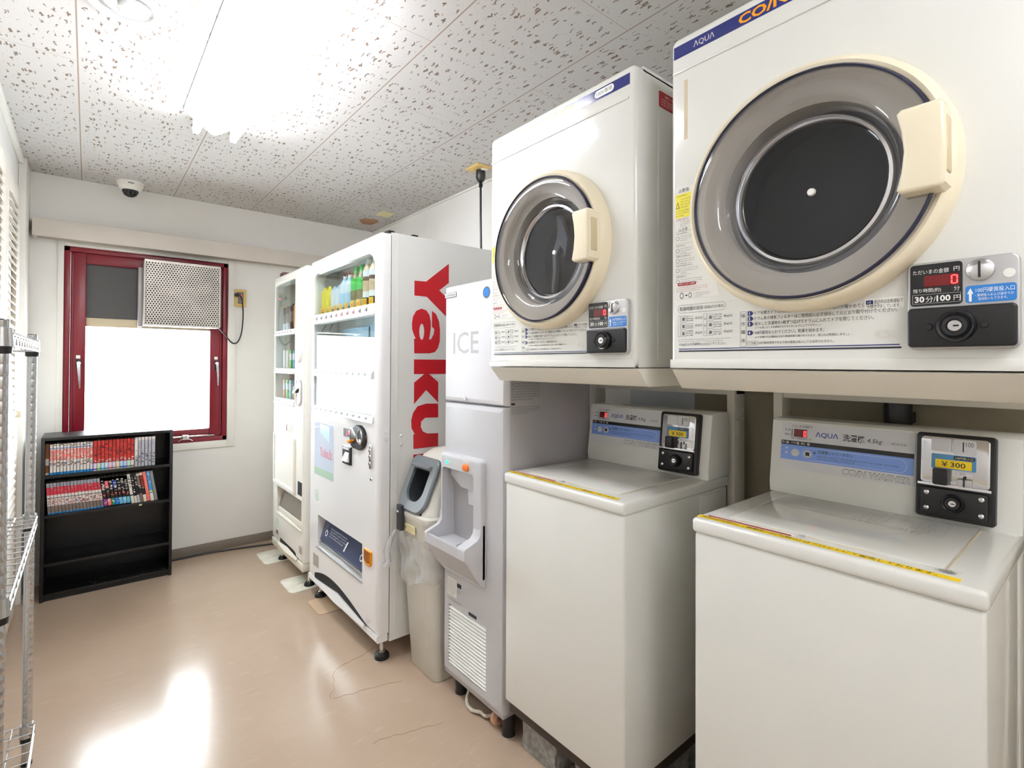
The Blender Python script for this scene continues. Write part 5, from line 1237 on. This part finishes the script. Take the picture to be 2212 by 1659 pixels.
for k, (m, lab) in enumerate(((WB, 'white slim sample can on the middle row of the corner vending machine'), (BE, 'beige slim sample can on the middle row of the corner vending machine'), (GR, 'green slim sample can on the middle row of the corner vending machine'), (BLUES, 'blue slim sample can on the middle row of the corner vending machine'), (PU, 'purple slim sample can on the middle row of the corner vending machine'))):
    bottle('drink_can', x2, 3.43 - k * 0.067, 1.228, 0.112, 0.021, [(0.45, m), (0.8, WB if k in (0, 2, 3) else m), (1, m)], lab, 'drink', GN2)
for k, (m, lab) in enumerate(((RO, 'salmon slim sample can on the bottom row of the corner vending machine'), (GR, 'green slim sample can on the bottom row of the corner vending machine'), (LB, 'pale blue slim sample can on the bottom row of the corner vending machine'), (OR, 'orange sample bottle with white cap on the bottom row of the corner vending machine'), (BLUES, 'blue slim sample can on the bottom row of the corner vending machine'))):
    bottle('drink_can' if k != 3 else 'drink_bottle', x2, 3.43 - k * 0.067, 1.042, 0.112 if k != 3 else 0.095, 0.021, [(0.45, m), (0.8, WB), (1, m if k != 3 else M_PAPER)], lab, 'drink', GN2, 0 if k != 3 else 0.25)
p = MB(F2, M_OFFW); p.lathe([(0, 0.016), (0.032, 0.014), (0.04, 0.006), (0.042, 0)], 0.530, 1.30, n=28); p.build('round_button', vd2)
p = MB(F2, M_PAPER); p.box(0.487, 0.570, 1.188, 1.238, 0, 0.002); p.use(M_BLUEB).box(0.487, 0.515, 1.19, 1.236, 0.002, 0.0022); p.build('price_display', vd2)
p = MB(F2, M_CHROME); p.prism(rrect(0.490, 0.575, 1.012, 1.166, 0.04), 0, 0.010, 0.003); p.use(M_BLACK).prism(rrect(0.500, 0.560, 1.082, 1.150, 0.028), 0.010, 0.0108); p.use(M_CHROME).loft([[(0.50, 1.085, 0.011), (0.55, 1.11, 0.011), (0.55, 1.118, 0.011), (0.50, 1.10, 0.011)], [(0.505, 1.087, 0.03), (0.548, 1.111, 0.022), (0.548, 1.116, 0.022), (0.505, 1.097, 0.03)]]); p.use(M_MAGENTA).box(0.512, 0.53, 1.03, 1.065, 0.01, 0.0108); p.build('coin_unit', vd2, 'chrome and black coin unit')
p = MB(F2, M_OFFW); p.plate(lambda i: rrect(0.045, 0.468, 0.50, 0.822, 0.006, 3, i), [rrect(0.062, 0.452, 0.518, 0.805, 0.004, 3)], [(0.003, 0.012), (0, 0.008)], 0.0); p.box(0.06, 0.454, 0.516, 0.807, 0.0, 0.004); p.build('lower_panel', vd2)
p = MB(F2, M_PAPER); p.box(0.27, 0.315, 0.845, 0.91, 0, 0.001); p.use(BRN).box(0.282, 0.31, 0.85, 0.89, 0.001, 0.0014); p.use(M_GREYINK).smallprint(0.33, 0.43, 0.845, 0.90, 0.0006, 4, 97); p.build('notice_label', vd2)
p = MB(F2, M_DARK); p.box(0.522, 0.585, 0.512, 0.586, 0, 0.003); p.build('change_opening', vd2, 'dark change opening')
p = MB(F2, M_HOODD); p.loft([[(q[0], q[1], -0.056) for q in slot2], [(q[0], q[1], -0.14) for q in slot2]], caps=(False, True)); p.build('delivery_well', V2)
FLAP2 = clear('brownish_flap', (190, 180, 166), rough=0.1, haze=0.35, hazec=(196, 186, 172))
p = MB(F2, FLAP2); p.loft([[(0.112, 0.476, -0.05), (0.112, 0.480, -0.048), (0.112, 0.360, -0.010), (0.112, 0.356, -0.012)], [(0.578, 0.476, -0.05), (0.578, 0.480, -0.048), (0.578, 0.360, -0.010), (0.578, 0.356, -0.012)]]); p.build('delivery_flap', V2, 'brownish see-through flap')
p = MB(F2, M_OFFS); p.box(0.112, 0.578, 0.324, 0.356, -0.045, -0.006, 0.004); p.box(0.10, 0.59, 0.312, 0.32, 0, 0.006, 0.002); p.build('flap_sill', vd2)
p = MB(F2, MATS['pale_green_print']); p.lathe([(0.025, 0.0004), (0.031, 0.0006), (0.0315, 0)], 0.116, 0.253, n=24); p.prism([(0.108, 0.24), (0.121, 0.24), (0.123, 0.268), (0.112, 0.268)], 0, 0.0006); p.build('eco_sticker', vd2)
p = MB(F2, M_GREYINK); p.box(0.09, 0.135, 0.183, 0.206, 0, 0.0006); p.use(M_MAGENTA).box(0.12, 0.135, 0.183, 0.206, 0.0006, 0.0008); p.build('small_label', vd2)
p = MB(F2, MATS['speckled_label']); p.box(0.545, 0.595, 0.186, 0.228, 0, 0.0006); p.build('grey_label', vd2)
p = MB(F2, M_DARK); p.prism([(0.18, 0.142), (0.49, 0.142), (0.49, 0.165), (0.45, 0.172), (0.18, 0.176)], 0.0002, 0.0008); p.build('vent_slit', vd2)
p = MB(F2, M_OFFS); p.box(0, VW2, 0.092, 0.136, -0.056, 0.001, 0.003); p.loft([[(0.15, 0.136, 0.001), (0.15, 0.146, 0.001), (0.15, 0.136, 0.008)], [(0.33, 0.136, 0.001), (0.33, 0.158, 0.001), (0.33, 0.136, 0.02)], [(0.52, 0.136, 0.001), (0.52, 0.146, 0.001), (0.52, 0.136, 0.008)]]); p.build('kick_plate', V2)
for y in (VY2 - 0.05, VY2 - VW2 + 0.05):
    for x in (0.985, 1.58):
        p = MB(mat=M_CHROME); p.lathe([(0, 0.1), (0.009, 0.1), (0.009, 0.02), (0.016, 0.016), (0, 0.016)], x, y, n=14)
        p.use(M_BLACK).lathe([(0, 0.017), (0.018, 0.017), (0.028, 0.006), (0.03, -0.004), (0, -0.004)], x, y, n=24); p.build('foot', V2)
p = MB(mat=BRN); p.box(0.96, 1.06, 3.46, 3.54, 1.8152, 1.845, 0.004); tag(p.build('brown_box'), 'small brown box on top of the corner vending machine', 'box')
for (y0, y1, lab) in ((2.935, 3.155, 'worn white floor plate between the two vending machines'), (3.457, 3.70, 'worn white floor plate in front of the far corner machine')):
    p = MB(mat=mat('worn_white_plate_%d' % int(y0 * 10), (226, 222, 206), 0.5, var=0.12, vscale=14)); p.prism(rrect(0.866, 1.06, y0, y1, (0.03, 0.001, 0.001, 0.03)), FZ, -0.0042, 0.001)
    p.use(M_INK).box(0.93, 1.0, (y0 + y1) / 2 - 0.012, (y0 + y1) / 2 - 0.0095, -0.0042, -0.0038); tag(p.build('floor_plate'), lab, 'floor plate', 'white plates on the floor by the vending machines')
p = MB(mat=M_BLACK); p.tube(smooth_path([(0.42, 3.90, 0.0), (0.60, 3.905, 0.0), (0.72, 3.89, 0.0), (0.90, 3.85, 0.0), (1.10, 3.80, 0.0), (1.4, 3.75, 0.0)]), 0.006, 8)
for v in p.bm.verts: v.co.z += FZ + 0.0062
tag(p.build('floor_cable'), 'black cable running along the skirting behind the bookcase', 'cable')

# ================================================================== BOOKCASE AND BOOKS
bc = thing('bookcase', 'low black bookcase with comics on its upper two shelves, under the window', 'bookcase', (0.106, 3.80, FZ))
BX0, BX1, BY0, BY1, BZ1 = -0.186, 0.397, 3.655, 3.925, 0.857
for x0, x1 in ((BX0, BX0 + 0.016), (BX1 - 0.016, BX1)):
    p = MB(mat=M_BLACKM); p.box(x0, x1, BY0, BY1, FZ, BZ1, 0.0015); p.build('side_panel', bc)
p = MB(mat=M_BLACKM); p.box(BX0 + 0.016, BX1 - 0.016, BY0, BY1, BZ1 - 0.017, BZ1, 0.0015); p.build('top_panel', bc)
p = MB(mat=M_BLACKM); p.box(BX0 + 0.016, BX1 - 0.016, BY1 - 0.008, BY1, FZ, BZ1 - 0.017); p.build('back_panel', bc)
M_CHIP = mat('chipped_edge', (150, 140, 124), 0.7)
for k, z in enumerate((0.6545, 0.4445, 0.190, 0.030)):
    p = MB(mat=M_BLACKM); p.box(BX0 + 0.016, BX1 - 0.016, BY0, BY1 - 0.008, z - 0.016, z, 0.001)
    if k == 3:
        r = random.Random(8); p.use(M_CHIP); p.box(BX0 + 0.016, BX1 - 0.016, BY0 + 0.012, BY0 + 0.02, FZ, z - 0.016) if False else None
        for q in range(9):
            x = r.uniform(0.0, 0.36); y = r.uniform(BY0 + 0.004, BY0 + 0.10); a = r.uniform(0.003, 0.007)
            p.prism([(x - a, y - a * 0.4), (x + a * 0.6, y - a * 0.5), (x + a, y + a * 0.3), (x - a * 0.3, y + a * 0.5)], z, z + 0.0006)
    sh = p.build('shelf', bc)
    if k == 3:
        p = MB(mat=M_BLACKM); p.box(BX0 + 0.016, BX1 - 0.016, BY0 + 0.015, BY0 + 0.03, FZ, z - 0.016); p.build('plinth', bc)
p = MB(back(BY0), M_PATCHY); p.box(0.235, 0.249, 0.430, 0.439, 0, 0.0006); p.build('edge_sticker', bc)

def bm_(n, c, v=0.06): return mat('book_' + n, c, 0.4, var=v, vscale=90)
KW, KP, KB, KLB, KD, KR, KRD, KG, KBR = bm_('white', (226, 220, 214)), bm_('pink_red', (222, 112, 104), 0.2), bm_('cyan_blue', (10, 120, 186)), bm_('line_blue', (110, 140, 190)), bm_('dark', (52, 44, 52), 0.3), bm_('red', (204, 52, 44), 0.15), bm_('dark_red', (120, 40, 40), 0.2), bm_('pale_grey', (178, 178, 188)), bm_('brown', (140, 82, 34))
KS, KCR, KTN, KBK, KGY = bm_('silver', (158, 160, 172)), bm_('crimson', (200, 44, 62), 0.15), bm_('taupe', (120, 104, 96)), bm_('black', (20, 18, 22)), bm_('grey', (128, 132, 130))
PG = bm_('page_edges', (222, 212, 190))
def book(x, z, th, h, y0, depth, cover, bands, label, group, lean=0.0, seed=0, marks=None, name='book'):
    """bands: (from, to, material) up the spine; marks: (material, from, to, count) small printed shapes"""
    r = random.Random(seed)
    p = MB(mat=cover)
    p.box(0, 0.0008, 0, depth, 0, h); p.box(th - 0.0008, th, 0, depth, 0, h); p.box(0, th, 0, 0.001, 0, h)
    p.use(PG).box(0.0008, th - 0.0008, 0.001, depth - 0.002, 0.002, h - 0.002)
    for a, b_, m in bands: p.use(m).box(0.0003, th - 0.0003, -0.0004, 0.0, a * h, b_ * h)
    for m, a, b_, n in (marks or ()):
        p.use(m)
        for k in range(n):
            w = th * r.uniform(0.25, 0.7); zz = h * r.uniform(a, b_); hh = h * r.uniform(0.012, 0.035); xx = r.uniform(0.0005, th - w)
            p.box(xx, xx + w, -0.0007, -0.0004, zz, min(h, zz + hh))
    o = p.build(name, org=(0, 0, 0))
    o.location = (x, y0, z + 0.0003); o.rotation_euler = (0, -math.radians(lean), 0)
    return tag(o, label, 'book', group)
ORD = ['first', 'second', 'third', 'fourth', 'fifth', 'sixth', 'seventh', 'eighth', 'ninth', 'tenth', 'eleventh', 'twelfth', 'thirteenth', 'fourteenth', 'fifteenth', 'sixteenth']
G1 = 'comics on the upper shelf of the bookcase'; G2 = 'comics on the lower shelf of the bookcase'
Z1_, Z2_, YB = 0.6545, 0.4445, 3.674
book(-0.1695, Z1_, 0.015, 0.166, YB + 0.02, 0.11, KBR, [(0.3, 0.52, KW), (0.0, 0.06, KW)], 'brown book with white sticker at the far left of the upper shelf', G1)
px0 = -0.1515; pt = 0.01375
for k in range(13):
    book(px0 + k * pt, Z1_, pt - 0.0012, 0.163 + rnd.uniform(0, 0.002), YB + rnd.uniform(0, 0.003), 0.11, KW, [(0.0, 0.08, KB), (0.46, 0.82, KP), (0.84, 0.875, KLB)],
         '%s white and red comic from the left on the upper shelf' % ORD[k], G1, seed=k, marks=[(KW, 0.46, 0.8, 7), (KD, 0.25, 0.38, 2), ((KLB, KP, KD, KBR)[k % 4], 0.25, 0.4, 3), (KTN, 0.9, 0.97, 2), (KW, 0.46, 0.8, 4)])
px0 += 13 * pt + 0.001
cl = [('purple', (110, 60, 170), (214, 200, 232)), ('light green', (90, 170, 80), (206, 230, 190)), ('sky blue', (50, 140, 210), (186, 214, 240)), ('teal', (10, 140, 140), (206, 222, 230)), ('pink', (196, 80, 120), (232, 196, 214)), ('lilac', (128, 110, 140), (216, 206, 230)), ('tan', (190, 150, 70), (236, 218, 176)), ('strong blue', (30, 110, 200), (170, 210, 244)), ('indigo', (66, 80, 170), (196, 200, 236)), ('emerald', (40, 150, 100), (190, 226, 206)), ('beige', (140, 110, 100), (226, 214, 204))]
pt = 0.0167
for k, (nm, c1, c2) in enumerate(cl):
    m1, m2 = bm_(nm.replace(' ', '_') + '_deep', c1), bm_(nm.replace(' ', '_') + '_pale', c2)
    book(px0 + k * pt, Z1_, pt - 0.0014, 0.166, YB + rnd.uniform(0, 0.003), 0.11, KR, [(0.0, 0.02, KW), (0.02, 0.075, m1), (0.075, 0.25, m2), (0.25, 0.27, KRD)],
         'red comic with a %s foot label on the upper shelf' % nm, G1, seed=40 + k, marks=[(KRD, 0.42, 0.98, 11), (KD, 0.5, 0.75, 3), (KW, 0.27, 0.36, 3)])
px0 += 11 * pt + 0.001
for k in range(6):
    th = (0.017, 0.0145, 0.0165, 0.0165, 0.0165, 0.019)[k]
    book(px0, Z1_, th - 0.0016, 0.169, YB + rnd.uniform(0, 0.003), 0.115, KG, ([(0.3, 0.95, KW)] if k == 0 else [(0.9, 1.0, KW)]), '%s pale grey book from the left on the upper shelf' % ORD[k], G1, seed=60 + k, marks=[(KD, 0.08, 0.45, 5), (KLB, 0.2, 0.8, 2)])
    px0 += th
px0 = -0.157; pt = 0.0147
for k in range(16):
    book(px0 + k * pt, Z2_, 0.0134, 0.166, YB + rnd.uniform(0, 0.002), 0.11, KS, [(0.0, 0.045, KB), (0.06, 0.27, KTN), (0.27, 0.51, KW), (0.51, 0.53, KBK), (0.53, 0.62, KW), (0.62, 0.87, KCR)],
         '%s silver and crimson comic from the left on the lower shelf' % ORD[k], G2, lean=3.0 + k * 0.28, seed=80 + k, marks=[(KP, 0.29, 0.48, 3), ((KLB, KD, KCR, KTN)[k % 4], 0.29, 0.48, 3), (KS, 0.63, 0.85, 2)])
px0 += 16 * pt + 0.0015
pk = [('black and violet', (20, 18, 22), (150, 60, 150)), ('pink', (226, 84, 104), (236, 120, 110)), ('black and green', (16, 60, 50), (20, 150, 110)), ('royal blue', (40, 70, 160), (40, 110, 210)), ('sky blue', (40, 110, 150), (90, 180, 220)), ('black and pale blue', (30, 24, 28), (130, 190, 230)), ('black and turquoise', (28, 22, 26), (60, 180, 200))]
pt = 0.0172
for k, (nm, c1, c2) in enumerate(pk):
    m1, m2 = bm_('cap_' + nm.replace(' ', '_'), c1), bm_('foot_' + nm.replace(' ', '_'), c2)
    book(px0 + k * pt, Z2_, 0.0157, 0.170, YB + rnd.uniform(0, 0.003), 0.115, KBK, [(0.04, 0.26, m2), (0.6, 0.98, m1 if k in (1, 3) else KBK), (0.86, 0.98, m1)], '%s comic with white title marks on the lower shelf' % nm, G2, lean=7.6, seed=110 + k, marks=[(KW, 0.5, 0.92, 9), (KW, 0.12, 0.24, 2), (KP, 0.32, 0.46, 3)])
px0 += 7 * pt + 0.0015
sp = [('white', KW, 0.0155, [(0.26, 0.3, KBK)], [(KBK, 0.55, 0.95, 6)]), ('black and beige', KBK, 0.0125, [(0.0, 0.24, PG)], [(KW, 0.35, 0.9, 8)]), ('grey and white', KBK, 0.013, [(0.0, 0.26, KG)], [(KW, 0.4, 0.9, 8)]), ('dark brown', KTN, 0.0145, [(0.3, 0.55, KBK), (0.9, 0.96, PG)], [(KW, 0.35, 0.6, 3)]), ('dark red', KRD, 0.0155, [(0.0, 0.24, PG), (0.26, 0.5, KBK), (0.9, 0.98, PG)], [(KR, 0.5, 0.88, 6), (PG, 0.3, 0.48, 3)]), ('salmon pink', bm_('salmon', (236, 120, 112)), 0.0165, [(0.0, 0.03, KR)], [(KR, 0.1, 0.3, 3)]), ('bright blue', bm_('bright_blue', (60, 150, 214)), 0.0175, [(0.0, 0.26, KW), (0.3, 0.34, YC)], [(KLB, 0.4, 0.9, 6), (KW, 0.5, 0.95, 4)])]
for k, (nm, m, th, bands, marks) in enumerate(sp):
    book(px0, Z2_, th - 0.0006, 0.172 + 0.001 * k, YB, 0.12, m, bands, '%s book leaning near the right end of the lower shelf' % nm, G2, lean=8.4, seed=130 + k, marks=marks)
    px0 += th + 0.0006
book(px0 + 0.0008, Z2_, 0.016, 0.178, YB, 0.125, KGY, [], 'rightmost leaning book with grey and black cover on the lower shelf', G2, lean=9.2, seed=150)

# ================================================================== WIRE RACK
rk = thing('wire_rack', 'chrome wire shelving rack at the left edge by the louvred doors', 'shelving rack', (-0.2, 1.9, FZ))
RX0, RX1, RY0, RY1 = -0.262, -0.137, 1.475, 2.225
RT = 1.345
for x in (RX0, RX1):
    for y in (RY0, RY1):
        pr = [(0, 0.0)]; z = 0.012
        pr.append((0.0125, 0.0)); 
        while z < RT - 0.02:
            pr += [(0.0125, z + 0.0215), (0.0120, z + 0.0232), (0.0120, z + 0.0242), (0.0125, z + 0.0254)]; z += 0.0254
        pr += [(0.0125, RT), (0, RT)]
        p = MB(mat=M_STEEL); p.lathe(pr, x, y, n=14); po_ = p.build('post', rk)
        p = MB(mat=M_BLACK); p.lathe([(0, 0.004), (0.009, 0.002), (0.014, 0.0), (0.014, FZ), (0, FZ)], x, y, n=14); p.build('levelling_foot', po_)
        p = MB(mat=M_BLACK); p.lathe([(0, RT + 0.0005), (0.0118, RT + 0.0005), (0.010, RT + 0.003), (0, RT + 0.003)], x, y, n=14); p.build('post_cap', po_)
for z in (1.318, 0.765, 0.105):
    p = MB(mat=M_STEEL)
    for x in (RX0, RX1):
        for y in (RY0, RY1):
            p.lathe([(0.013, z - 0.026), (0.0195, z - 0.026), (0.017, z + 0.012), (0.013, z + 0.012)], x, y, n=16)
    for x, sg in ((RX1 + 0.016, 1), (RX0 - 0.004, -1)):
        p.tube([(x, RY0, z), (x, RY1, z)], 0.0032, 8); p.tube([(x, RY0, z - 0.024), (x, RY1, z - 0.024)], 0.0030, 8)
        n = 24; p.tube([(x, RY0 + (RY1 - RY0) * k / n, z - (0.024 if k % 2 else 0.0)) for k in range(n + 1)], 0.0018, 6)
    for y in (RY0 - 0.016, RY1 + 0.016):
        p.tube([(RX0, y, z), (RX1, y, z)], 0.003, 8); p.tube([(RX0, y, z - 0.024), (RX1, y, z - 0.024)], 0.003, 8)
        p.tube([(RX0 + (RX1 - RX0) * k / 6, y, z - (0.024 if k % 2 else 0.0)) for k in range(7)], 0.0018, 6)
    for k in range(1, 15):
        y = RY0 + (RY1 - RY0) * k / 15; p.tube([(RX0 - 0.004, y, z + 0.004), (RX1 + 0.016, y, z + 0.004)], 0.0018, 6)
    for x in (RX0 + 0.05, RX0 + 0.09): p.tube([(x, RY0 - 0.016, z + 0.001), (x, RY1 + 0.016, z + 0.001)], 0.0022, 6)
    sh = p.build('wire_shelf', rk)
    p = MB(mat=M_BLACK)
    for x in (RX0, RX1):
        for y in (RY0, RY1): 
            p = MB(mat=M_BLACK); p.lathe([(0.013, z - 0.041), (0.0165, z - 0.041), (0.0172, z - 0.0265), (0.013, z - 0.0265)], x, y, n=16); p.build('shelf_clip', sh)

M_VPATCH = mat('patched_vinyl', (206, 180, 150), 0.28, var=0.06); M_CRACK = mat('brown_vinyl_edge', (150, 116, 86), 0.6)
p = MB(mat=M_CRACK); p.prism(rrect(0.905, 1.10, 2.60, 2.80, (0.02, 0.002, 0.002, 0.02)), FZ, FZ + 0.0006)
p.use(M_VPATCH).prism(rrect(0.907, 1.10, 2.6025, 2.7975, (0.02, 0.002, 0.002, 0.02)), FZ + 0.0006, FZ + 0.0012)
tag(p.build('floor_patch'), 'tan vinyl patch on the floor under the front of the white vending machine', 'floor patch')
p = MB(mat=M_CRACK); r = random.Random(5)
for (x0, y0, x1, y1) in ((0.80, 2.10, 1.02, 2.16), (0.72, 1.93, 0.98, 1.86), (0.80, 2.10, 0.72, 1.93), (0.75, 1.62, 0.98, 1.55)):
    q = [(x0 + (x1 - x0) * t / 10 + r.uniform(-0.006, 0.006), y0 + (y1 - y0) * t / 10 + r.uniform(-0.006, 0.006), FZ + 0.0002) for t in range(11)]
    p.tube(q, 0.0008, 4)
tag(p.build('floor_crack'), 'thin brown cracks in the vinyl floor before the rubbish bin', 'crack', kind='stuff')
